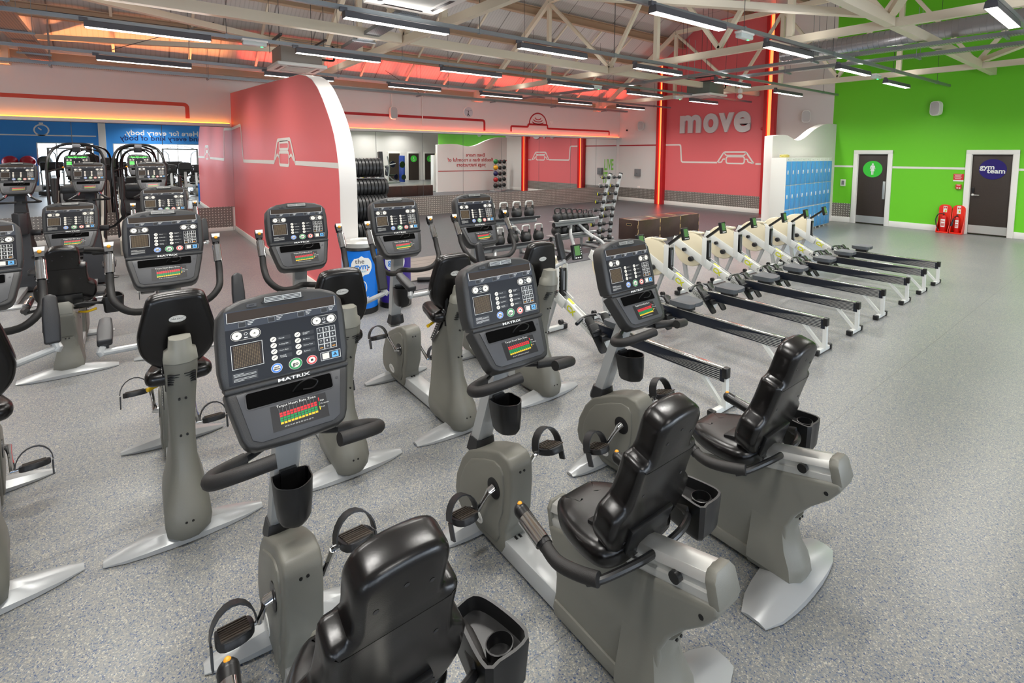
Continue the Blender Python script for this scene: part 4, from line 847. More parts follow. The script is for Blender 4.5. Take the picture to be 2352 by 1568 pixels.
def hybrid_proto(label, cat, ang=2.6):
    t = thing('exercise_bike', label, cat, (0, 0, 0), 'upright exercise bikes with backrests'); ox = .12
    m = MB(SILV); foot(m, -1.06, .29, .14, .05, .06); m.build('front_foot', t)
    m = MB(SILV); foot(m, 0.0, .345, .17, .075, .07); m.build('rear_foot', t)
    m = MB(SILV); m.box(-.55, 0, .075, .6, .12, .09, .008); m.build('base_beam', t)
    shroud(t, ox); crank(t, -.95+ox, .34, ang)
    def sec(z, x0, x1, hw):
        k = min(hw*.55, .045); return [(x0+k*.5, -hw, z), (x0, -hw+k*.6, z), (x0, hw-k*.6, z), (x0+k*.5, hw, z), (x1-k, hw, z), (x1, hw-k, z), (x1+.004, 0, z), (x1, -hw+k, z), (x1-k, -hw, z)]
    m = MB(OLIVE); m.loft([sec(*q) for q in [(.035, -.28, .10, .078), (.06, -.29, .12, .092), (.12, -.3, .13, .1), (.19, -.3, .115, .094), (.27, -.31, .06, .074), (.38, -.32, .01, .056), (.5, -.32, -.01, .053), (.57, -.31, -.01, .054), (.62, -.26, .0, .056), (.72, -.16, .02, .06), (.82, -.09, .06, .065), (.9, -.05, .09, .07), (.94, -.03, .095, .07)]])
    m.m(BLK)
    for z in (.16, .36, .56, .76):
        for y in (-.014, .014): m.tube([(.0+(.12 if z < .2 else (.015 if z < .7 else .035)), y, z-.02), (.008+(.122 if z < .2 else (.015 if z < .7 else .035)), y, z-.02)], .006, 8)
    for k in range(5):
        for s in (-1, 1): m.box(.078-.008*k, s*.034, .885-.014*k, .022, .05, .005)
    m.build('seat_column', t, ang=50)
    m = MB(K('olive_cap', (132, 131, 122), .42)); m.loft([sec(*q) for q in [(.942, -.03, .098, .073), (.99, -.02, .10, .068), (1.0, -.02, .10, .05), (1.06, .0, .095, .046)]]); m.build('column_cap', t, ang=50)
    m = MB(DGREY); m.box(-.21, -.068, .72, .02, .003, .3, X=T(0, 0, 0)) if False else m.loft([[(-.29, -.069, .60), (-.25, -.069, .58), (-.05, -.073, .86), (-.09, -.073, .88)], [(-.29, -.072, .60), (-.25, -.072, .58), (-.05, -.077, .86), (-.09, -.077, .88)]]); m.m(INK)
    for k in range(14): m.box(-.265+k*.0145, -.0765, .605+k*.0205, .014, .002, .004)
    m.build('height_scale', t)
    m = MB(VINYL); so = [(-.2, -.04), (-.17, -.085), (-.05, -.12), (.08, -.15), (.14, -.12), (.15, 0), (.14, .12), (.08, .15), (-.05, .12), (-.17, .085), (-.2, .04)]
    m.pad(so, .075, .032, T(-.22, 0, .775), 56, .004); m.build('seat', t)
    m = MB(BLK); m.tube([(-.25, 0, .66), (-.2, 0, .78)], .03, 12); m.box(-.16, 0, .78, .16, .06, .05, .01); m.tube([(-.08, -.05, .75), (-.09, -.05, .95)], .018); m.tube([(-.08, .05, .75), (-.09, .05, .95)], .018); m.build('seat_bracket', t)
    m = MB(YEL); m.tube([(-.25, -.02, .745), (-.22, -.1, .735), (-.2, -.14, .73)], [.008, .01, .012], 8, 3); m.build('adjust_lever', t)
    a = math.radians(9); B = frame((-.135, 0, .85), (0, 1, 0), (math.sin(a), 0, math.cos(a)), (math.cos(a), 0, -math.sin(a)))
    hs = [(.0, .0), (.05, .0), (.11, .04), (.155, .1), (.17, .17), (.168, .22), (.15, .3), (.132, .37), (.115, .405), (.06, .42)]; bo = hs+[(-x, y) for x, y in hs[::-1][:-1]]
    m = MB(VINYL); m.pad(bo, .085, .03, B @ T(0, 0, -.04), 80, .0); m.build('backrest', t)
    m = MB(BADGE); f = B @ T(.0, .29, .0452); m.lathe([(.001, 0), (.037, 0), (.037, .003), (.001, .003)], 24, f @ Matrix.Diagonal((1, .48, 1, 1))); m.m(INKD); m.text('MATRIX', .0145, f @ T(0, 0, .0035), res=1); m.line([(.033*math.cos(q/12*PI), .014*math.sin(q/12*PI)) for q in range(24)], .001, .0034, f, True); m.build('badge', t)
    # arm rests: silver bar, black pad (left one lowered)
    for s in (-1, 1):
        up_ = .05 if s > 0 else 0
        m = MB(SILV); m.tube([(-.12, s*.12, 1.0), (-.12, s*.30, 1.0+up_)], .016, 10); m.tube([(-.12, s*.305, .99+up_), (-.12, s*.312, 1.0+up_), (-.14, s*.30, 1.03+up_)], .019, 10); m.build('arm_bar', t)
        m = MB(ODRK); X = T(-.14, s*.295, 1.04+up_) @ RY(1.25 if s > 0 else .25)
        m.prism([(.02, -.03), (.02, .03), (-.1, .032), (-.2, .026), (-.215, .0), (-.2, -.026), (-.1, -.032)], -.01, .03, .01, X, 'xy', 3); m.m(ODRK); m.box(.0, 0, -.02, .045, .03, .05, .006, X); m.build('arm_pad', t)
    mast(t, 0, (-1.1, .46), (-1.0, 1.18)); cupholder(t, -.93, .80, -.03)
    c = console(t, -.99, 1.30)
    m = MB(FOAM); L = [(-.86, -.285, 1.24), (-.83, -.285, 1.17), (-.77, -.27, 1.09), (-.76, -.2, 1.02), (-.83, -.1, .99), (-.93, 0, .985), (-.83, .1, .99), (-.76, .2, 1.02), (-.77, .27, 1.09), (-.83, .285, 1.17), (-.86, .285, 1.24)]
    m.tube(L, .021, 12, 4); m.build('handlebar', t)
    for s in (-1, 1):
        m = MB(BLK); m.tube([(-.85, s*.285, 1.21), (-.955, s*.285, 1.37)], .019, 12); m.loft([[(-.96, s*.285-.02, 1.35), (-.93, s*.285-.02, 1.37), (-.93, s*.285+.02, 1.37), (-.96, s*.285+.02, 1.35)], [(-.985, s*.285-.024, 1.40), (-.955, s*.285-.026, 1.425), (-.955, s*.285+.026, 1.425), (-.985, s*.285+.024, 1.40)]])
        m.m(BADGE); m.add([(-.935, s*.285-.02, 1.375), (-.935, s*.285+.02, 1.375), (-.952, s*.285+.025, 1.424), (-.952, s*.285-.025, 1.424)], [(0, 1, 2, 3)]); m.m(ORG); m.ball(.011, T(-.94, s*.285, 1.398), 10); m.m(CHROME); m.tube([(-.862, s*.285-.005, 1.245), (-.928, s*.285-.005, 1.345)], .0205, 12); m.tube([(-.862, s*.285+.006, 1.245), (-.928, s*.285+.006, 1.345)], .0205, 12); m.build('pulse_grip', t)
    return t
REC, HYB = 'recumbent bike', 'exercise bike'
RX0, HX0 = 13.47, 11.44
r2 = recumbent_proto('recumbent bike in front row, middle one, seen whole', REC); r2.location = (RX0, -15.40, 0)
dup(r2, (RX0, -14.46, 0), 'recumbent bike in front row furthest to the right, beside the rowing machines')
dup(r2, (RX0-.0, -16.39, 0), 'recumbent bike nearest the viewer, black backrest cut by the bottom edge')
dup(r2, (8.57, -17.33, 0), 'recumbent bike in the rear row at left, seen from behind with yellow lever')
h2 = hybrid_proto('exercise bike with backrest in middle row, left of the big console', HYB); h2.location = (HX0, -16.66, 0)
for y, lab in ((-17.42, 'exercise bike at the left edge, cut off by the frame'), (-15.82, 'exercise bike behind the nearest console, in front of the blue bin'), (-15.02, 'exercise bike in middle row beside the purple bin'), (-14.2, 'exercise bike at right end of middle row, before the kettlebell racks')):
    dup(h2, (HX0, y, 0), lab, rz=(.13 if y < -17.3 else 0))
dup(h2, (8.56, -16.53, 0), 'exercise bike in the rear row, console behind the left-centre bike')
# ================================================================ ROWERS, RACKS, MACHINES AT THE BACK, SMALL THINGS
OFFW = K('off_white_frame_paint', (206, 208, 204), .4); IVORY = K('ivory_flywheel_cover', (216, 206, 178), .45); NAVY = K('navy_black_decal', (18, 24, 36), .35); STEELR = K('polished_rail_top', (205, 205, 200), .15, .9)
LIME = K('lime_decal', (198, 200, 20), .4); SEATG = K('dark_grey_seat_foam', (70, 74, 78), .5); LCD = K('green_lcd', (84, 130, 70), .3); GDEC = K('pale_grey_decal', (176, 176, 170), .4)
def rower_proto(label):
    t = thing('rowing_machine', label, 'rowing machine', (0, 0, 0), 'rowing machines in a row')
    m = MB(STEELR); m.box(-.66, 0, .345, 1.36, .05, .012, .002); m.m(NAVY); m.box(-.66, 0, .29, 1.36, .042, .098, .004); m.m(GDEC)
    for k in range(6):                              # pale stripes sweeping along the decal
        for s in (-1, 1): vs = [(-.02, s*.0215, .332-.016*k), (-.02, s*.0215, .325-.016*k), (-.20-.03*k, s*.0215, .318-.012*k), (-.42-.05*k, s*.0215, .30-.007*k), (-.20-.03*k, s*.0215, .321-.012*k)]; m.add(vs, [(0, 1, 2, 4), (2, 3, 4)])
    m.m(BLK); m.box(.02, 0, .315, .04, .06, .08, .006); m.build('rail', t)
    m = MB(OFFW); bar(m, (.015, 0, .30), (.02, 0, .04), .04, .035); bar(m, (-.2, 0, .26), (-.005, 0, .05), .03, .03); m.box(0, 0, .03, .04, .26, .04, .004); m.m(BLK)
    for s in (-1, 1): m.box(0, s*.15, .03, .055, .05, .055, .008)
    m.build('rear_leg', t)
    A, B_ = Vector((-1.18, 0, .16)), Vector((-2.33, 0, .735)); d = (B_-A).normalized(); F_ = frame(A, -d, (0, -1, 0), (-d).cross(Vector((0, -1, 0)))); L = (B_-A).length
    m = MB(OFFW)
    m.box(-L*.24, 0, 0, L*.48, .075, .10, .006, F_)
    for s in (-1, 1): m.box(-L*.74, s*.055, 0, L*.54, .012, .115, .004, F_)
    m.box(-L+.03, 0, 0, .05, .11, .115, .008, F_); m.m(BLK); m.box(-L-.01, 0, 0, .03, .115, .11, .01, F_)
    for k, r_ in ((.70, .036), (.82, .026)):
        for s in (-1, 1): m.lathe([(.001, 0), (r_*.7, 0), (r_, .012), (r_, .05), (r_*.8, .055), (.001, .055)], 14, F_ @ T(-L*k, s*.06, (.065 if k < .8 else .01)) @ RX(-s*PI/2))
    m.m(LIME); f = F_ @ frame((0, .0385, 0), (1, 0, 0), (0, 0, 1), (0, -1, 0)); f = frame(A, -d, F_.to_3x3().col[2], -Vector((0, 1, 0))) @ T(0, 0, .0385)
    m.text('CX', .085, f @ T(-L*.40, 0, 0), bold=.004, res=2); m.m(K('outline_letter', (120, 122, 120), .5)); m.text('concept', .08, f @ T(-L*.19, 0, 0), bold=.001, res=2)
    f2 = frame(A, -d, (0, 1, 0), (-d).cross(Vector((0, 1, 0)))) ; m.m(LIME); up_ = d.cross(Vector((0, 1, 0))); up_ = up_ if up_.z > 0 else -up_
    g = frame(A+up_*.052, -d, up_.cross(-d), up_); m.flat(rrect(.09, .035, .01, 3, -L*.45, 0), 0, g); m.m(GDEC); m.flat(rrect(.2, .03, .01, 3, -L*.32, 0), 0, g); m.m(K('outline_letter')); m.text('indoor rower', .03, g @ T(-L*.32, 0, .001), res=1)
    m.build('main_frame', t)
    m = MB(IVORY); W = T(-2.07, 0, .635) @ RX(PI/2) @ Matrix.Diagonal((.89, .89, 1, 1))
    m.lathe([(.001, -.05), (.25, -.05), (.275, -.04), (.285, -.02), (.285, .02), (.275, .04), (.25, .05), (.001, .05)], 40, W); m.m(K('mesh_band', (170, 164, 150), .5)); m.lathe([(.2855, -.022), (.288, -.018), (.288, .018), (.2855, .022)], 40, W) if False else None
    m.m(IVORY); m.box(-1.99, 0, .875, .2, .09, .03, .01, T(0, 0, 0)); m.m(GREY); m.box(-2.02, 0, .893, .08, .05, .006); m.m(BLK)
    for k in range(9): a = math.radians(-30+9*k); m.box(-2.07+.257*math.cos(a), 0, .635+.257*math.sin(a), .012, .07, .014)
    m.build('flywheel_cover', t)
    m = MB(OFFW); 
    for s in (-1, 1): m.box(-1.83, s*.062, .64, .07, .008, .38, .004, T(0, 0, 0))
    m.m(BLK); m.box(-1.80, 0, .64, .03, .07, .3, .004); m.m(GREY); m.box(-1.784, 0, .66, .004, .02, .2); m.build('chain_guide', t)
    m = MB(BLK); bar(m, (-1.83, 0, .83), (-1.62, 0, 1.0), .04, .03); m.build('monitor_arm', t)
    a = math.radians(12); X = frame((-1.60, 0, .96), (0, 1, 0), (-math.sin(a), 0, math.cos(a)), (math.cos(a), 0, math.sin(a)))
    m = MB(BLK); m.prism(rrect(.12, .155, .012), -.02, .018, .005, X @ T(0, .03, 0), 'xy'); m.m(LCD); m.quad(-.042, -.005, .032, .092, .0188, X); m.m(INK)
    for k in range(3): m.quad(-.042+.03*k, -.033, -.022+.03*k, -.022, .0188, X)
    for k in range(4): m.quad(.043, .0+.022*k, .051, .012+.022*k, .0188, X)
    m.build('monitor', t)
    m = MB(SILV); bar(m, (-2.22, 0, .66), (-2.1, 0, .05), .04, .05); bar(m, (-1.9, 0, .47), (-2.06, 0, .05), .035, .04); m.build('front_leg', t)
    m = MB(OFFW); m.box(-2.08, 0, .035, .05, .54, .045, .004); m.m(BLK)
    for s in (-1, 1): m.box(-2.08, s*.29, .035, .065, .06, .06, .01); m.lathe([(.012, -.02), (.028, -.02), (.028, .02), (.012, .02)], 14, T(-2.08, s*.24, .085) @ RX(PI/2))
    m.build('front_crossbar', t)
    for s in (-1, 1):
        X = T(-1.22, s*.11, .27) @ RY(math.radians(52)); m = MB(BLK); m.prism(rrect(.36, .10, .03), -.012, .006, .004, X, 'xy'); m.m(ODRK); m.box(-.04, 0, .018, .12, .11, .02, .006, X); m.m(GREY); m.box(-.15, 0, .025, .16, .05, .006, .002, X @ RY(-.5))
        for k in range(5): m.m(BLK); m.box(-.2+.025*k, .012, .0285, .008, .008, .002, X=X @ RY(-.5)); m.box(-.2+.025*k, -.012, .0285, .008, .008, .002, X=X @ RY(-.5))
        m.m(BLK); m.tube([(-.02, -.055, .02), (-.02, 0, .06), (-.02, .055, .02)], .012, 6, 4, X); m.build('footplate', t)
    m = MB(BLK); m.box(-1.2, 0, .24, .1, .2, .06, .01); m.build('footplate_bracket', t)
    m = MB(BLK); m.tube([(-1.36, -.23, .36), (-1.42, -.08, .375), (-1.42, .08, .375), (-1.36, .23, .36)], .014, 10, 4); m.m(NAVY); m.tube([(-1.36, -.23, .36), (-1.4, -.12, .372)], .018, 10); m.tube([(-1.36, .23, .36), (-1.4, .12, .372)], .018, 10); m.m(GREY); m.tube([(-1.43, 0, .375), (-1.8, 0, .55)], .004, 6); m.build('pull_handle', t)
    m = MB(SEATG); so = [(-.13, -.0), (-.125, -.08), (-.1, -.14), (-.03, -.15), (.06, -.145), (.12, -.12), (.125, -.04), (.11, 0), (.125, .04), (.12, .12), (.06, .145), (-.03, .15), (-.1, .14), (-.125, .08)]
    so = resample(so, 40); 
    m.loft([[(x*.9, y*.9, .40) for x, y in so], [(x, y, .412) for x, y in so], [(x*.99, y*.99, .44+abs(y)*.12) for x, y in so], [(x*.7, y*.7, .432+abs(y)*.07) for x, y in so], [(x*.3, y*.3, .43) for x, y in so]], T(-1.0, 0, 0)); m.build('seat', t)
    m = MB(BLK); m.box(-1.0, 0, .378, .16, .1, .045, .006); m.build('seat_carriage', t)
    return t
ry = [-13.27, -12.24, -11.36, -10.47, -9.61, -8.62, -7.80, -7.02]
rl = ['rowing machine nearest the exercise bikes, left end of the row', 'second rowing machine from the left, monitor hidden behind a bike console', 'third rowing machine from the left, seat near a black recumbent backrest', 'fourth rowing machine from the left of the row', 'fifth rowing machine from the left of the row', 'sixth rowing machine from the left, third from the lockers', 'seventh rowing machine, second nearest the lockers', 'rowing machine nearest the green wall and lockers, end of row']
rw = rower_proto(rl[0]); rw.location = (12.45, ry[0], 0)
for k in range(1, 8): dup(rw, (12.45-.012*k, ry[k], 0), rl[k])

# --- bins
def logo_disc(m, r, X):
    m.m(INK); m.disc(0, 0, r, 0, 36, X=X)
def bin_(loc, col, lab, word, rz):
    t = thing('waste_bin', lab, 'bin', loc, 'cylindrical recycling bins', rz)
    R = .2; m = MB(col); m.lathe([(R, .06), (R, .80)], 36); m.build('body', t); m = MB(BLK); m.lathe([(R+.006, 0), (R+.006, .065), (R, .07)], 36); m.build('base_ring', t); m = MB(BLK); m.lathe([(R+.001, .79), (R+.012, .80), (R+.002, .83)], 36); m.build('liner_ring', t)
    m = MB(ALU); m.lathe([(R+.002, .825), (R+.004, .88), (R-.02, .90), (R-.06, .905), (R-.07, .89), (.001, .888)], 36); m.build('lid', t)
    def wrap(g, z0, a0=0, rr=R+.001):
        vs, fs = g; return [((rr)*math.cos(a0+v.x/R), (rr)*math.sin(a0+v.x/R), z0+v.y) for v in vs], fs
    m = MB(INK); n = 40; ring = [Vector((.13*math.cos(2*PI*k/n), .13*math.sin(2*PI*k/n), 0)) for k in range(n)]
    for k in range(8):              # disc as strips so it follows the round body
        y0, y1 = -.13+.0325*k, -.13+.0325*(k+1); x0, x1 = math.sqrt(max(0, .0169-y0*y0)), math.sqrt(max(0, .0169-y1*y1))
        vs = []; 
        for j in range(9): f = -1+j/4; vs += [Vector((x0*f, y0, 0)), Vector((x1*f, y1, 0))]
        m.add(*wrap((vs, [(2*j, 2*j+2, 2*j+3, 2*j+1) for j in range(8)]), .60))
    m.m(INKD); m.add(*wrap(text_geo('the', .085, bold=0), .665, -.1, R+.0025)); m.m(K('logo_blue', (30, 120, 210), .5)); m.add(*wrap(text_geo('gym', .105, bold=.002), .60, 0, R+.0025)); m.m(K('logo_grey', (90, 160, 190), .5)); m.add(*wrap(text_geo('fitness', .045), .545, .0, R+.0025))
    m.m(REDB); m.add(*wrap(([Vector((.07+.009*math.cos(q), -.045+.009*math.sin(q), 0)) for q in [i*PI/5 for i in range(10)]], [list(range(10))]), .6, 0, R+.0025)); m.m(NAVY); m.add(*wrap(([Vector((.09+.009*math.cos(q), -.015+.009*math.sin(q), 0)) for q in [i*PI/5 for i in range(10)]], [list(range(10))]), .6, 0, R+.0025))
    m.m(INK); n = 28; o = [(Vector((a_*math.cos(2*PI*k/n), b_*math.sin(2*PI*k/n), 0))) for a_, b_ in ((.052, .08), (.062, .09)) for k in range(n)]
    m.add(*wrap((o, [(k, (k+1) % n, n+(k+1) % n, n+k) for k in range(n)]), .34)); 
    for g in ([(-.04, -.05), (-.012, -.05), (-.008, -.01), (-.045, -.01)], [(-.0, -.055), (.008, -.055), (.012, -.01), (.018, -.055), (.026, -.055), (.028, .02), (.012, .035), (-.02, .018), (-.02, .01), (.004, .015)]): m.add(*wrap(([Vector((x, y, 0)) for x, y in g], [list(range(len(g)))]), .34))
    m.add(*wrap(([Vector((.012+.012*math.cos(q), .048+.012*math.sin(q), 0)) for q in [i*PI/5 for i in range(10)]], [list(range(10))]), .34)); m.add(*wrap(([Vector((-.026+.01*math.cos(q), .01+.01*math.sin(q), 0)) for q in [i*PI/5 for i in range(10)]], [list(range(10))]), .34))
    m.add(*wrap(text_geo(word, .052, bold=.0015), .20)); m.build('printed_label', t); return t
cdir = lambda x, y: math.atan2(-16.81-y, 14.40-x)
bin_((8.36, -14.58, 0), K('bright_blue_bin', (0, 112, 214), .35), 'blue cylindrical waste bin with silver lid at partition end', 'WASTE', cdir(8.36, -14.58)+.05)
bin_((8.36, -14.12, 0), K('purple_bin', (54, 34, 124), .35), 'purple cylindrical bin partly hidden behind the blue bin', 'PLASTIC', cdir(8.36, -14.12)-.02)
m = MB(K('black_liner', (14, 14, 16), .35, bump=.4, bscale=60)); random.seed(3); vs = []
for i in range(7):
    for j in range(24): a = 2*PI*j/24; r_ = .20*(i+1)/7; vs.append((r_*math.cos(a)*1.1, r_*math.sin(a)*.9, .035*math.sin(a*3+i)*(i/7)+.05-.05*(i/6)**2+random.uniform(-.008, .008)))
m.add(vs, [(i*24+j, i*24+(j+1) % 24, (i+1)*24+(j+1) % 24, (i+1)*24+j) for i in range(6) for j in range(24)]+[list(range(24))])
o = m.build('black_towel', loc=(8.34, -14.15, .905)); tag(o, 'crumpled black cloth lying on the purple bin', 'cloth')
# --- plate rack behind the partition end
t = thing('plate_rack', 'black upright rack of bumper plates behind the partition end', 'rack', (7.45, -14.1, 0)); m = MB(BLK)
bar(m, (-.05, -.32, 0.02), (-.35, -.32, 2.0), .06, .06); bar(m, (-.05, .32, 0.02), (-.35, .32, 2.0), .06, .06); m.build('upright', t); m = MB(BLK); m.box(0, 0, .03, .7, .75, .05, .005); m.build('base', t)
for z in (1.62, 1.34, .98, .64, .28): m = MB(SILV); x = -.05-.15*z; m.box(x+.04, 0, z-.02, .05, .66, .02); m.build('shelf_bar', t)
pl0 = {}
def plate(r_, w_, loc, lab, grp):
    if (r_, w_) not in pl0:
        m = MB(K('bumper_plate_rubber', (26, 26, 27), .38)); m.lathe([(.026, -w_/2), (r_*.55, -w_/2), (r_*.62, -w_*.35), (r_*.86, -w_*.35), (r_*.9, -w_/2), (r_-.006, -w_/2), (r_, -w_*.4), (r_, w_*.4), (r_-.006, w_/2), (r_*.9, w_/2), (r_*.86, w_*.35), (r_*.62, w_*.35), (r_*.55, w_/2), (.026, w_/2)], 28, RX(PI/2)); m.m(ALU); m.lathe([(.024, -w_/2-.001), (.05, -w_/2-.001), (.05, w_/2+.001), (.024, w_/2+.001)], 16, RX(PI/2))
        o = m.build('weight_plate', loc=loc); tag(o, lab, 'weight plate', grp); pl0[(r_, w_)] = o; return
    o = pl0[(r_, w_)].copy(); COL.objects.link(o); o.location = loc; tag(o, lab, 'weight plate', grp)
rowsP = [(1.77, .14, .052, 9, 'top shelf'), (1.48, .13, .054, 10, 'second shelf'), (1.19, .2, .05, 10, 'middle shelf'), (.84, .19, .056, 8, 'fourth shelf'), (.49, .2, .066, 5, 'bottom shelf')]
for z, r_, w_, n, nm in rowsP:
    for k in range(n): plate(r_, w_-.006, (7.45+.17-.15*z+r_*.1, -14.1-.27+w_*k+(.03 if n > 8 else 0), z), 'black bumper plate on the %s of the plate rack, %s' % (nm, 'leftmost' if k == 0 else ('rightmost' if k == n-1 else ORD[k]+' from the left')), 'plates on the %s' % nm)
# --- kettlebells and racks
def kb(scale, steel, loc, lab, grp, rz=0, _c={}):
    k = (steel,)
    if k not in _c:
        t = thing('kettlebell', lab, 'kettlebell', loc, grp, rz); m = MB(K('black_powder_coat', (30, 30, 31), .42, bump=.3, bscale=300))
        m.lathe([(.001, 0), (.05, 0), (.085, .02), (.105, .06), (.11, .1), (.1, .145), (.075, .185), (.04, .205), (.001, .21)], 24)
        if steel:
            for s in (-1, 1): m.box(0, s*.085, .2, .035, .035, .1, .004)
        m.build('bell', t); m = MB(ALU if steel else K('black_powder_coat'))
        L = [(0, -.085, .19), (0, -.088, .27), (0, -.07, .32), (0, 0, .325), (0, .07, .32), (0, .088, .27), (0, .085, .19)] if steel else [(0, -.06, .17), (0, -.085, .24), (0, -.065, .295), (0, 0, .305), (0, .065, .295), (0, .085, .24), (0, .06, .17)]
        m.tube(L, .017, 10, 4); m.build('handle', t); _c[k] = t; t.scale = (scale,)*3; return t
    o = dup(_c[k], loc, lab, rz, grp); o.scale = (scale,)*3; return o
def kb_rack(loc, label, ln, z1, z0, k):
    t = thing('kettlebell_rack', label, 'rack', loc); h = ln/2
    for nm, x, z in (('upper_tray', -.1, z1), ('lower_tray', (.16 if k else -.18), z0)):
        m = MB(DGREY if k else SILV); m.prism([(-.15, .0), (.13, -.0), (.16, .05), (.15, .06), (.12, .012), (-.15, .012)], -h, h, 0, T(x, 0, z)); m.m(SILV); m.tube([(x, -h, z-.05), (x, h, z-.05)], .045, 14); m.m(BLK); m.tube([(x, -h-.012, z-.05), (x, -h+.002, z-.05)], .047, 14); m.build(nm, t)
    for s in (-1, 1):
        m = MB(SILV); m.tube([(-.1, s*h*.18, z1-.07), (.06, s*h*.45, z1*.55), (.32, s*h*.7, .16), (.38, s*h*.72, .012)], .035, 12, 5); m.tube([(-.1, s*h*.18, z1-.07), (-.24, s*h*.6, .25), (-.3, s*h*.74, .012)], .035, 12, 5); m.tube([(-.3, s*h*.74, .04), (.36, s*h*.72, .04)], .025, 10); m.tube([(.16, s*h*.5, z0-.05), (-.0, s*h*.35, z1*.6)], .028, 10); m.build('leg_frame', t)
    return t
ka = kb_rack((7.0, -11.25, 0), 'silver kettlebell rack on the left holding steel handled bells', 1.5, .73, .30, 1)
kbk = kb_rack((7.1, -9.52, 0), 'silver kettlebell rack on the right, tray of plain black bells', 1.15, .60, .30, 0)
for k in range(5): kb(.98, True, (6.9, -11.88+.31*k-.02, .742), 'black kettlebell with silver handle on the upper tray, %s' % ['left end', 'second from left', 'middle', 'second from right', 'right end'][k], 'steel handled kettlebells')
for k in range(5): kb(1.0, True, (7.16, -11.88+.31*k, .312), 'black kettlebell with silver handle on the lower tray, %s' % ['left end', 'second from left', 'middle', 'second from right', 'right end'][k], 'steel handled kettlebells')
for k in range(7): kb(.92-.055*k, False, (7.0, -10.0+.158*k, .612), 'plain black kettlebell on the right rack top tray, %s' % ['largest at left end', 'second from left', 'third from left', 'fourth, in the middle', 'fifth from left', 'sixth from left', 'smallest at right end'][k], 'plain kettlebells on top')
for k in range(5): kb(.98, False, (6.92, -9.95+.2*k, .312), 'plain black kettlebell on the right rack lower tray, %s' % ['left end', 'second', 'middle', 'fourth', 'right end'][k], 'plain kettlebells below')
# --- dumbbell tower
t = thing('dumbbell_tower', 'tall silver leaning dumbbell tower with two uprights', 'rack', (6.9, -8.5, 0))
U0, U1 = ((.0, -.19), (.0, .16))
def upt(u, z): f = z/1.55; return Vector((u[0]-.02*f, u[1]+.14*f+.25*f*f, z))
for u in (U0, U1): m = MB(SILV); m.tube([upt(u, z) for z in (.03, .4, .8, 1.2, 1.54)], .045, 14, 4); m.m(BLK); m.tube([upt(u, 1.53), upt(u, 1.55)], .047, 14); m.build('upright', t)
m = MB(SILV); a, b = upt(U0, .85), upt(U1, .85); bar(m, a, b, .05, .05); m.build('cross_bar', t); m = MB(SILV)
for x in (-.22, .22): m.tube([(x, -.35, .04), (x, .55, .04)], .03, 12)
m.tube([(-.22, -.19, .05), (.22, -.19, .05)], .03, 12); m.tube([(-.22, .16, .05), (.22, .16, .05)], .03, 12); m.build('base_feet', t)
lv = [1.42+.03, 1.26, 1.09, .92, .75, .6, .43, .27, .12]
def dumbbell(loc, r_, lab, yel, rz, _c={}):
    if yel not in _c:
        t = thing('dumbbell', lab, 'dumbbell', loc, 'rubber dumbbells on the tower', rz); m = MB(K('dumbbell_rubber', (28, 28, 28), .45))
        for s in (-1, 1): m.lathe([(.001, s*.05), (.045, s*.05), (.052, s*.06), (.052, s*.115), (.045, s*.125), (.001, s*.125)][::s], 16, RX(PI/2))
        m.build('head', t); m = MB(DGREY); m.tube([(0, -.06, 0), (0, .06, 0)], .014, 10); m.build('grip', t)
        m = MB(LIME if yel else GREY); X = frame((0, -.1255, 0), (1, 0, 0), (0, 0, 1), (0, -1, 0)); m.lathe([(.028, 0), (.04, 0), (.04, .001), (.028, .001)], 16, X); m.text('10', .04, X @ T(0, 0, .001), bold=.002, res=1)
        m.build('end_ring', t); _c[yel] = t; t.scale = (r_,)*3; return t
    o = dup(_c[yel], loc, lab, rz); o.scale = (r_,)*3; return o
for j, u in enumerate((U0, U1)):
    for i, z in enumerate(lv):
        q = upt(u, z)+Vector((6.9, -8.5, 0)); yel = (i+j) % 3 != 1; m_ = .74+.035*i
        dumbbell((q.x+.04, q.y-.12-.04*m_, z+.02), m_, '%sblack dumbbell on the %s upright of the tower, %s level' % ('yellow-ringed ' if yel else '', ['front', 'back'][j], ['top', 'second', 'third', 'fourth', 'fifth', 'sixth', 'seventh', 'eighth', 'lowest'][i]), yel, -.45)
        m = MB(DGREY); p_ = upt(u, z); m.tube([p_+Vector((0, -.03, 0)), p_+Vector((-.06, -.2, -.0)), p_+Vector((-.06, -.23, .03))], .006, 6); m.tube([p_+Vector((0, -.03, 0)), p_+Vector((.05, -.2, -.0)), p_+Vector((.05, -.23, .03))], .006, 6); m.build('hook', t)
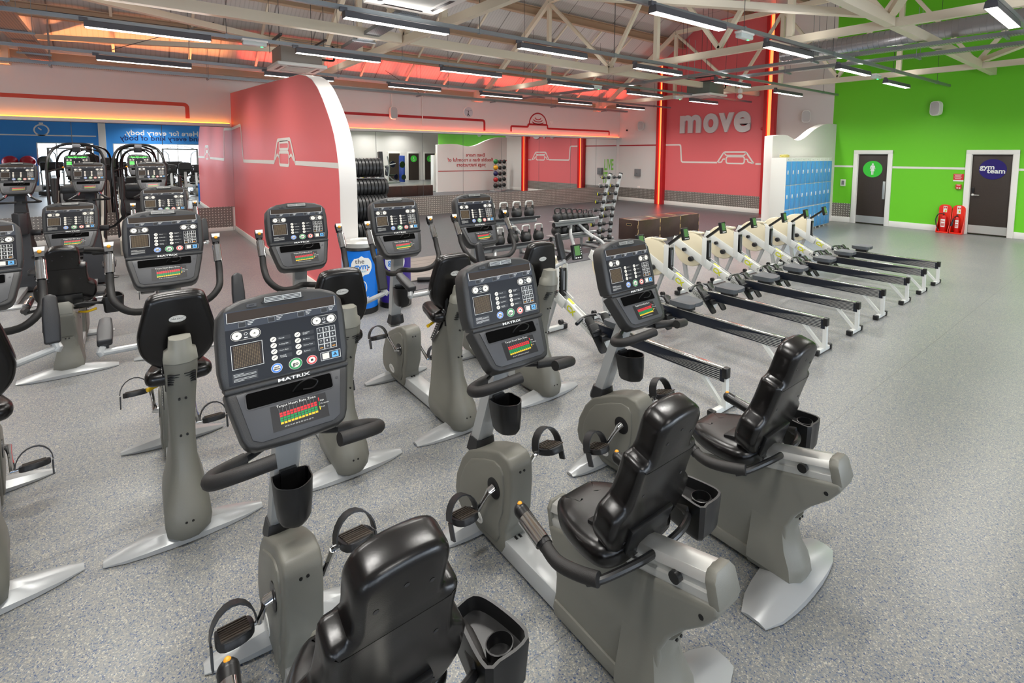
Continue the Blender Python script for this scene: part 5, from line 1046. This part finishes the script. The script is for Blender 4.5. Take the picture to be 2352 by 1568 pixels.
# --- plyo boxes
PLY_F = K('dark_brown_phenolic_ply', (62, 46, 41), .3, var=.12, vscale=8); PLYE = K('ply_edge', (196, 168, 116), .5)
for k, (a, b) in enumerate(((-7.82, -7.02), (-7.01, -6.22), (-6.21, -5.42))):
    t = thing('plyo_box', 'dark brown wooden jump box, %s of three' % ['left one with hand hole', 'middle one', 'right one'][k], 'jump box', (7.02, (a+b)/2, 0)); w_ = b-a
    m = MB(PLY_F); m.box(0, 0, .25, .56, w_, .49, .001); m.build('panels', t); m = MB(PLYE)
    for s in (-1, 1):
        for z in (.06, .25, .44): m.box(.2805, s*(w_/2-.006), z, .002, .012, .09); m.box(.272, s*(w_/2+.0005), z-.08, .014, .002, .08)
        m.box(.272, s*w_/4, .4955, .016, w_*.3, .002); m.box(0, s*(w_/2-.006), .4955, .3, .012, .002)
    m.build('joint_edges', t)
    if k == 0: m = MB(BLK); f = frame((0.02, -w_/2-.001, .38), (1, 0, 0), (0, 0, 1), (0, -1, 0)); m.flat(rrect(.13, .04, .018, 4), .0005, f); m.m(PLYE); m.line(rrect(.14, .05, .02, 4), .008, .001, f, True); m.build('hand_hole', t)
# --- lockers
LB_ = K('light_blue_locker_door', (72, 150, 214), .3); LKW = K('locker_white_body', (214, 214, 208), .4)
la, lb = Vector((8.90, -4.38, 0)), Vector((8.66, -1.05, 0)); dd = (lb-la).normalized(); LW = (lb-la).length/10; nn = Vector((dd.y, -dd.x, 0)); rzl = math.atan2(dd.y, dd.x)
nums = ['nearest the camera', 'second', 'third', 'fourth', 'fifth', 'sixth', 'seventh', 'eighth', 'ninth', 'nearest the green wall']
lk = None
for k in range(10):
    pos = la+dd*(LW*(k+.5)); lab = 'column of three light blue locker doors, %s of ten' % nums[k] if 0 < k < 9 else 'column of three light blue locker doors, the one %s' % nums[k]
    if lk is None:
        t = thing('locker', lab, 'locker', pos, 'blue lockers', rzl); m = MB(LKW); m.box(0, .175, .98, LW-.003, .34, 1.86, .002); m.build('body', t)
        for z in (.35, .95, 1.54):
            m = MB(LB_); m.box(.012, -.002, z, LW-.05, .016, .57, .003); o = m.build('door', t); m = MB(INK); m.box(-LW*.24, -.016, z+.02, .045, .016, .1, .012); m.m(ALU); m.tube([(-LW*.24, -.02, z+.0), (-LW*.24, -.03, z+.0)], .014); m.build('lock', o)
        m = MB(DGREY); m.disc(-.03, .0, .012, 0, 10, X=frame((0, -.001, 1.87), (1, 0, 0), (0, 0, 1), (0, -1, 0))); m.build('number_disc', t)
        m = MB(LKW)
        for x in (-LW/2+.02, LW/2-.02): m.box(x, .03, .03, .02, .03, .06)
        m.build('foot_post', t); lk = t
    else: dup(lk, pos, lab)
m = MB(K('yellow_coiled_rope', (206, 196, 110), .6)); random.seed(5)
for k in range(14): a = random.uniform(0, 6); m.tube([(.1*math.cos(a+i)*random.uniform(.6, 1.2), .09*math.sin(a+i)*random.uniform(.6, 1.2), .015+.012*(k % 5)+random.uniform(0, .01)) for i in range(6)], .007, 6, 3)
tag(m.build('coiled_rope', loc=(8.72, -4.1, 1.912)), 'pale yellow coiled rope on top of the lockers', 'rope')
# --- fire extinguishers on red stands
EXR = K('extinguisher_red', (200, 20, 16), .28); STR = K('red_orange_stand_plastic', (230, 44, 20), .35)
for k, x in enumerate((11.0, 11.27)):
    t = thing('extinguisher_stand', 'red plastic stand, %s' % ['left one with larger extinguisher', 'right one next to the door'][k], 'extinguisher stand', (x, -.15, 0), 'extinguisher stands')
    m = MB(STR); o = rrect(.255, .7, .1, 5, 0, .37); m.prism([(a, b) for a, b in o], -.015, .015, .006, T(0, .1, 0)); m.build('back', t); m = MB(STR); m.prism(rrect(.262, .26, .05), 0, .03, .008, T(0, -.02, 0), 'xy')
    for s in (-1, 1): m.prism([(.1, .02), (-.14, .02), (-.1, .1), (.05, .3), (.1, .6)], -.008, .008, 0, T(s*.122, 0, 0) @ RZ(PI/2)) if False else m.loft([[(s*.125, .1, .03), (s*.125, -.13, .03), (s*.125, -.12, .08), (s*.125, .04, .3), (s*.125, .095, .62)], [(s*.113, .1, .03), (s*.113, -.13, .03), (s*.113, -.12, .08), (s*.113, .04, .3), (s*.113, .095, .62)]])
    m.build('base', t); m = MB(INK); m.box(.0, .0835, .6, .075, .002, .2 if k else .16); m.m(REDB); m.box(-.012, .082, .64, .022, .002, .045); m.box(.02, .082, .64, .022, .002, .045); m.m(LIME); m.box(.01, .082, .56, .03, .002, .05); m.build('sign', t)
    r_ = .075 if k == 0 else .055; h = .42 if k == 0 else .40; e = thing('fire_extinguisher', ['larger red fire extinguisher with black hose', 'slim red fire extinguisher with black horn'][k], 'fire extinguisher', (x, -.17, .032), 'fire extinguishers')
    m = MB(EXR); m.lathe([(r_*.9, 0), (r_, .02), (r_, h-.06), (r_*.8, h-.02), (.03, h), (.001, h)], 24); m.build('cylinder', e); m = MB(BLK); m.tube([(0, 0, h), (0, 0, h+.03)], .018); m.box(0, -.02, h+.045, .02, .1, .012); m.box(0, -.02, h+.07, .02, .1, .01, X=T(0, 0, 0))
    if k == 0: m.tube([(-.02, -.01, h+.03), (-.1, -.02, h+.02), (-.15, -.03, h-.12), (-.12, -.05, .12), (-.085, -.05, .03)], .011, 8, 6)
    else: m.tube([(-.02, -.01, h+.02), (-.06, -.03, h-.02)], .012); m.loft([[(-.06+.014*math.cos(q)-.0, -.05+.014*math.sin(q), h-.04) for q in [i*PI/4 for i in range(8)]], [(-.1+.028*math.cos(q), -.06+.028*math.sin(q), h-.24) for q in [i*PI/4 for i in range(8)]]])
    m.build('valve_and_hose', e); m = MB(INK); n = 8
    vs = [((r_+.001)*math.cos(a), (r_+.001)*math.sin(a), z) for z in (.12, .32) for a in [math.radians(-125+70*i/n) for i in range(n+1)]]; m.add(vs, [(i, i+1, n+2+i, n+1+i) for i in range(n)]); m.m(EXR)
    for z0 in (.14, .17, .2, .26): vs = [((r_+.002)*math.cos(a), (r_+.002)*math.sin(a), z) for z in (z0, z0+.018) for a in [math.radians(-118+56*i/n) for i in range(n+1)]]; m.add(vs, [(i, i+1, n+2+i, n+1+i) for i in range(n)])
    m.build('label', e)
# lifting platform and roller on the rubber floor
m = MB(K('grey_timber_platform', (120, 112, 106), .5, var=.12, vscale=3)); m.box(0, 0, .022, 1.5, 1.5, .02, .002); m.m(DGREY)
for k in range(1, 6): m.box(-.75+.25*k, 0, .0325, .004, 1.5, .001)
tag(m.build('lifting_platform', loc=(6.75, -13.0, 0)), 'grey wooden lifting platform behind the bins', 'platform')
m = MB(BLK); m.tube([(7.55, -13.4, .05), (7.75, -13.05, .05)], .035, 10); tag(m.build('foam_roller'), 'thin black roller lying in front of the platform', 'roller')
# ================================================================ CARDIO MACHINES BY THE MIRROR, AND WHAT THE MIRRORS SHOW
DKB = K('charcoal_machine_body', (44, 44, 46), .4)
def elliptical_proto(label):
    t = thing('elliptical_trainer', label, 'elliptical trainer', (0, 0, 0), 'elliptical trainers'); 
    m = MB(ODRK); m.loft([[(-.34, -.13, 0.03), (-.34, .13, .03), (.12, .13, .03), (.12, -.13, .03)], [(-.34, -.12, .35), (-.34, .12, .35), (.10, .12, .35), (.10, -.12, .35)], [(-.26, -.085, .85), (-.26, .085, .85), (.0, .085, .85), (.0, -.085, .85)], [(-.22, -.06, 1.2), (-.22, .06, 1.2), (-.06, .06, 1.2), (-.06, -.06, 1.2)], [(-.2, -.05, 1.45), (-.2, .05, 1.45), (-.1, .05, 1.45), (-.1, -.05, 1.45)]]); m.build('column', t)
    m = MB(DKB); m.prism([(-.08, -.09), (.06, -.08), (.1, 0), (.06, .08), (-.08, .09)], .82, 1.12, .01, T(0, 0, 0), 'xy'); m.m(BLK); m.prism(rrect(.11, .13, .02), 1.115, 1.125, 0, T(.02, 0, 0), 'xy'); m.build('bottle_holder', t)
    c = console(t, -.0, 1.56, k=.92, simple=True)
    for s in (-1, 1):
        m = MB(BLK); m.tube([(-.02, s*.03, 1.27), (.02, s*.16, 1.27), (.08, s*.23, 1.28), (.1, s*.2, 1.3), (.08, s*.12, 1.36), (.07, s*.09, 1.40)], .015, 8, 5); m.m(CHROME); m.tube([(.083, s*.13, 1.35), (.072, s*.09, 1.44)], .018, 10); m.build('fixed_handle', t)
        m = MB(BLK); m.tube([(-.12, s*.19, .82), (-.08, s*.28, .86), (.03, s*.38, 1.0), (.06, s*.39, 1.14), (.04, s*.37, 1.3)], .02, 10, 5); m.m(FOAM); m.tube([(.045, s*.372, 1.26), (.02, s*.36, 1.6)], .025, 10); m.m(DKB); m.tube([(-.14, s*.08, .82), (-.12, s*.2, .82)], .045, 12); m.build('moving_arm', t)
        m = MB(DKB); m.box(.25, s*.2, .2 if s < 0 else .3, .9, .05, .05, .01); m.m(ODRK); X = T(.62, s*.2, .25 if s < 0 else .36); m.prism(rrect(.36, .15, .05), 0, .02, .004, X, 'xy'); m.line(rrect(.36, .15, .05), .012, .05, X, True); m.prism(rrect(.36, .15, .05), .02, .025, 0, X, 'xy'); m.build('foot_pedal', t)
    m = MB(SILV); m.box(.35, 0, .06, 1.3, .08, .06, .008); foot(m, 1.0, .26, .12, .07, .05); foot(m, -.3, .28, .12, .07, .05); m.build('base_frame', t)
    m = MB(DKB); m.lathe([(.001, -.09), (.3, -.09), (.32, -.05), (.32, .05), (.3, .09), (.001, .09)], 28, T(-.3, 0, .38) @ RX(PI/2)); m.build('drive_cover', t)
    return t
e0 = elliptical_proto('elliptical trainer behind the rear exercise bikes, middle one'); e0.location = (4.7, -17.32, 0)
dup(e0, (4.7, -18.08, 0), 'elliptical trainer at the far left edge'); dup(e0, (4.7, -16.56, 0), 'elliptical trainer nearest the coral partition')
def stepper_proto(label):
    t = thing('stair_climber', label, 'stair climber', (0, 0, 0), 'stair climbers')
    m = MB(K('beige_shell', (176, 172, 160), .4)); o = [(-.5, .0), (.55, .0), (.6, .3), (.1, .75), (-.2, 1.25), (-.45, 1.3), (-.55, .8)]
    for s in (-1, 1): m.prism(o, s*.33-.03, s*.33+.03, .02)
    m.build('side_shell', t); m = MB(DKB); m.prism([(-.5, .05), (.5, .05), (.05, .62), (-.22, 1.2), (-.42, 1.25)], -.3, .3, .01)
    m.box(-.2, 0, 1.2, .2, .5, .3, .04); m.build('body', t)
    for k in range(4): m = MB(ODRK); m.box(.48-.16*k, 0, .18+.2*k, .2, .5, .03, .004); m.build('step', t)
    for s in (-1, 1):
        m = MB(BLK); m.tube([(.5, s*.36, .35), (.35, s*.4, 1.2), (.2, s*.41, 1.75), (.05, s*.33, 2.02), (.0, s*.16, 2.12), (0, 0, 2.13)], .024, 10, 5); m.tube([(-.2, s*.3, 1.25), (-.1, s*.3, 1.75), (-.03, s*.2, 1.98), (0, 0, 2.05)], .018, 10, 5); m.tube([(.24, s*.40, 1.62), (.05, s*.2, 1.68)], .018, 8); m.m(ORG); m.ball(.02, T(.06, s*.2, 1.69), 10); m.build('hoop_rail', t)
    m = MB(GREY); m.box(0, 0, 2.1, .06, .12, .07, .01); m.m(BLK); m.box(0, 0, 2.02, .06, .12, .1, .01); m.build('camera_pod', t)
    c = console(t, .08, 1.68, k=.86, lit=True, simple=True); m = MB(BLK); m.tube([(-.08, 0, 1.3), (.0, 0, 1.72)], .04, 12); m.build('console_post', t)
    m = MB(BLK); m.box(.15, 0, 1.28, .2, .5, .14, .03); m.build('shelf', t)
    return t
s0 = stepper_proto('tall stair climber with hoop rail and lit green display, left one'); s0.location = (1.85, -17.62, 0)
dup(s0, (1.85, -16.68, 0), 'tall stair climber with hoop rail and lit green display, right one')
# behind the camera, seen in the mirrors
def treadmill_proto(label):
    t = thing('treadmill', label, 'treadmill', (0, 0, 0), 'treadmills facing the windows')
    m = MB(DKB); m.box(0, 0, .12, 1.9, .75, .16, .02); m.m(BLK); m.box(-.1, 0, .205, 1.5, .5, .01); m.build('deck', t); m = MB(DKB); m.box(.75, 0, .28, .45, .7, .2, .05); m.build('motor_cover', t)
    for s in (-1, 1): m = MB(SILV); m.tube([(.7, s*.38, .1), (.55, s*.4, 1.15)], .035, 10); m.m(BLK); m.tube([(.52, s*.38, 1.1), (.1, s*.38, 1.0)], .025, 10); m.build('side_rail', t)
    m = MB(BLK); m.box(.55, 0, 1.3, .1, .85, .4, .04, RY(0)); m.m(GREY); m.box(.61, 0, 1.5, .06, .8, .03, .01); m.build('console', t); return t
t0 = treadmill_proto('treadmill by the windows seen in the mirror, left one'); t0.location = (17.3, -16.2, 0)
for k, y in enumerate((-17.4, -18.6, -19.8, -15.0)): dup(t0, (17.3, y, 0), 'treadmill by the windows seen in the mirror, %s' % ['second', 'third', 'fourth', 'end one'][k])
def rig(loc, lab, rz=0):
    t = thing('cable_machine', lab, 'cable machine', loc, 'cable machines', rz)
    for s in (-1, 1):
        m = MB(SILV); m.box(0, s*.8, 1.1, .08, .1, 2.2, .01); m.box(0, s*.8, .03, .8, .1, .06, .01); m.tube([(0, s*.8, 2.1), (.35, s*.55, 1.9), (.4, s*.5, 1.4)], .03, 8, 4); m.build('upright', t); m = MB(BLK)
        for k in range(12): m.box(.02, s*.68, .15+.06*k, .12, .2, .05, .003)
        m.build('weight_stack', t)
    m = MB(SILV); m.box(0, 0, 2.17, .08, 1.6, .08, .01); m.tube([(0, -.8, 2.15), (0, 0, 2.35), (0, .8, 2.15)], .02, 8, 5); m.build('cross_beam', t)
    m = MB(BLK); m.box(.25, 0, .5, .5, .3, .08, .03); m.box(.0, 0, .9, .08, .3, .6, .03); m.tube([(.25, 0, .02), (.25, 0, .5)], .04); m.tube([(.2, -.4, 1.35), (.2, .4, 1.35)], .018); m.build('seat_and_bar', t)
rig((18.9, -14.6, 0), 'silver cable machine by the window, seen in the mirror behind climber'); rig((18.8, -16.4, 0), 'silver cable machine by the pillar, seen in the mirror', .2); rig((18.9, -19.2, 0), 'silver cable machine left of the pillar, seen in the mirror', -.1)
def leg_machine(loc, lab, rz):
    t = thing('leg_press_machine', lab, 'weight machine', loc, None, rz)
    m = MB(SILV); m.tube([(-.9, -.4, .05), (-.5, -.4, .2), (-.3, -.4, 1.0), (-.45, -.4, 1.8)], .04, 10, 5); m.tube([(-.9, .4, .05), (-.5, .4, .2), (-.3, .4, 1.0), (-.45, .4, 1.8)], .04, 10, 5); m.tube([(.9, 0, .05), (.2, 0, .3), (-.3, 0, 1.0)], .04, 10, 5); m.box(0, 0, .04, 1.8, .1, .06, .01); m.tube([(-.3, -.5, 1.1), (.8, -.3, 1.3)], .03); m.build('frame', t)
    m = MB(BLK); m.box(.1, 0, .55, .5, .4, .1, .03); m.box(-.15, 0, .85, .1, .4, .6, .03, T(0, 0, 0)); 
    for s in (-1, 1): m.lathe([(.001, -.03), (.22, -.03), (.22, .03), (.001, .03)], 20, T(.7, s*.5, 1.25) @ RX(PI/2)); m.lathe([(.001, -.03), (.18, -.03), (.18, .03), (.001, .03)], 20, T(.9, s*.4, .4) @ RX(PI/2))
    m.build('pads_and_plates', t); m = MB(K('royal_blue_shroud', (20, 60, 150), .4)); m.box(1.1, 0, .95, .12, .5, 1.8, .03); m.build('shroud', t)
leg_machine((16.9, -3.2, 0), 'silver leg press machine with blue shroud, seen in the right mirror', 1.3)
def gymball(loc, r_, col, lab): m = MB(col); m.ball(r_, n=28); tag(m.build('exercise_ball', loc=loc), lab, 'exercise ball')
t = thing('ball_shelf', 'wall shelf holding exercise balls, seen in the mirror', 'shelf', (19.6, -20.9, 1.25)); m = MB(SILV)
for z in (0,): m.tube([(-.2, -.95, z), (-.2, .95, z)], .02); m.tube([(.2, -.95, z), (.2, .95, z)], .02); m.tube([(.38, -.9, z), (-.2, -.9, z)], .02); m.tube([(.38, .9, z), (-.2, .9, z)], .02)
m.build('rails', t)
RB = K('red_rubber_ball', (170, 20, 40), .3); gymball((19.6, -21.45, 1.50), .3, RB, 'red exercise ball, further one on shelf seen in the mirror'); gymball((19.6, -20.83, 1.50), .3, RB, 'red exercise ball next to the dark one, seen in the mirror'); gymball((19.6, -20.2, 1.50), .31, K('grey_rubber_ball', (70, 72, 64), .3), 'dark grey exercise ball on shelf seen in the mirror')
# medicine ball towers behind the wavy partition
COLS = [K('ball_green', (20, 120, 60), .5), K('ball_yellow', (214, 160, 30), .5), K('ball_navy', (24, 30, 84), .5), K('ball_red', (170, 30, 34), .5), K('ball_black', (30, 30, 30), .5)]
for j, (x, y) in enumerate(((7.15, -1.5), (7.45, -1.0), (7.75, -.5))):
    t = thing('medicine_ball_tower', 'silver upright ball tower in the far corner, %s' % ['front', 'middle', 'rear'][j], 'rack', (x, y, 0), 'medicine ball towers'); m = MB(SILV); m.tube([(.1, .0, .03), (.1, 0, 1.6)], .025); m.box(0, 0, .03, .5, .4, .05, .01)
    for k in range(5): m.tube([(.1, -.1, .17+.32*k), (-.14, -.1, .17+.32*k)], .01); m.tube([(.1, .1, .17+.32*k), (-.14, .1, .17+.32*k)], .01)
    m.build('frame', t)
    for k in range(5):
        m = MB(COLS[(4-k) if j == 0 else 4]); m.ball(.13 if j == 0 else .11, n=20); m.m(COLS[4]); m.lathe([(.1305 if j == 0 else .1105, -.02), (.1305 if j == 0 else .1105, .02)], 20) if False else None
        tag(m.build('medicine_ball', loc=(x-.05, y, .17+.32*k+(.135 if j == 0 else .115))), '%s medicine ball on the %s ball tower, %s shelf' % ((['black', 'red', 'navy', 'yellow', 'green'][k] if j == 0 else 'black'), ['front', 'middle', 'rear'][j], ['lowest', 'second', 'third', 'fourth', 'top'][k]), 'medicine ball', 'medicine balls')
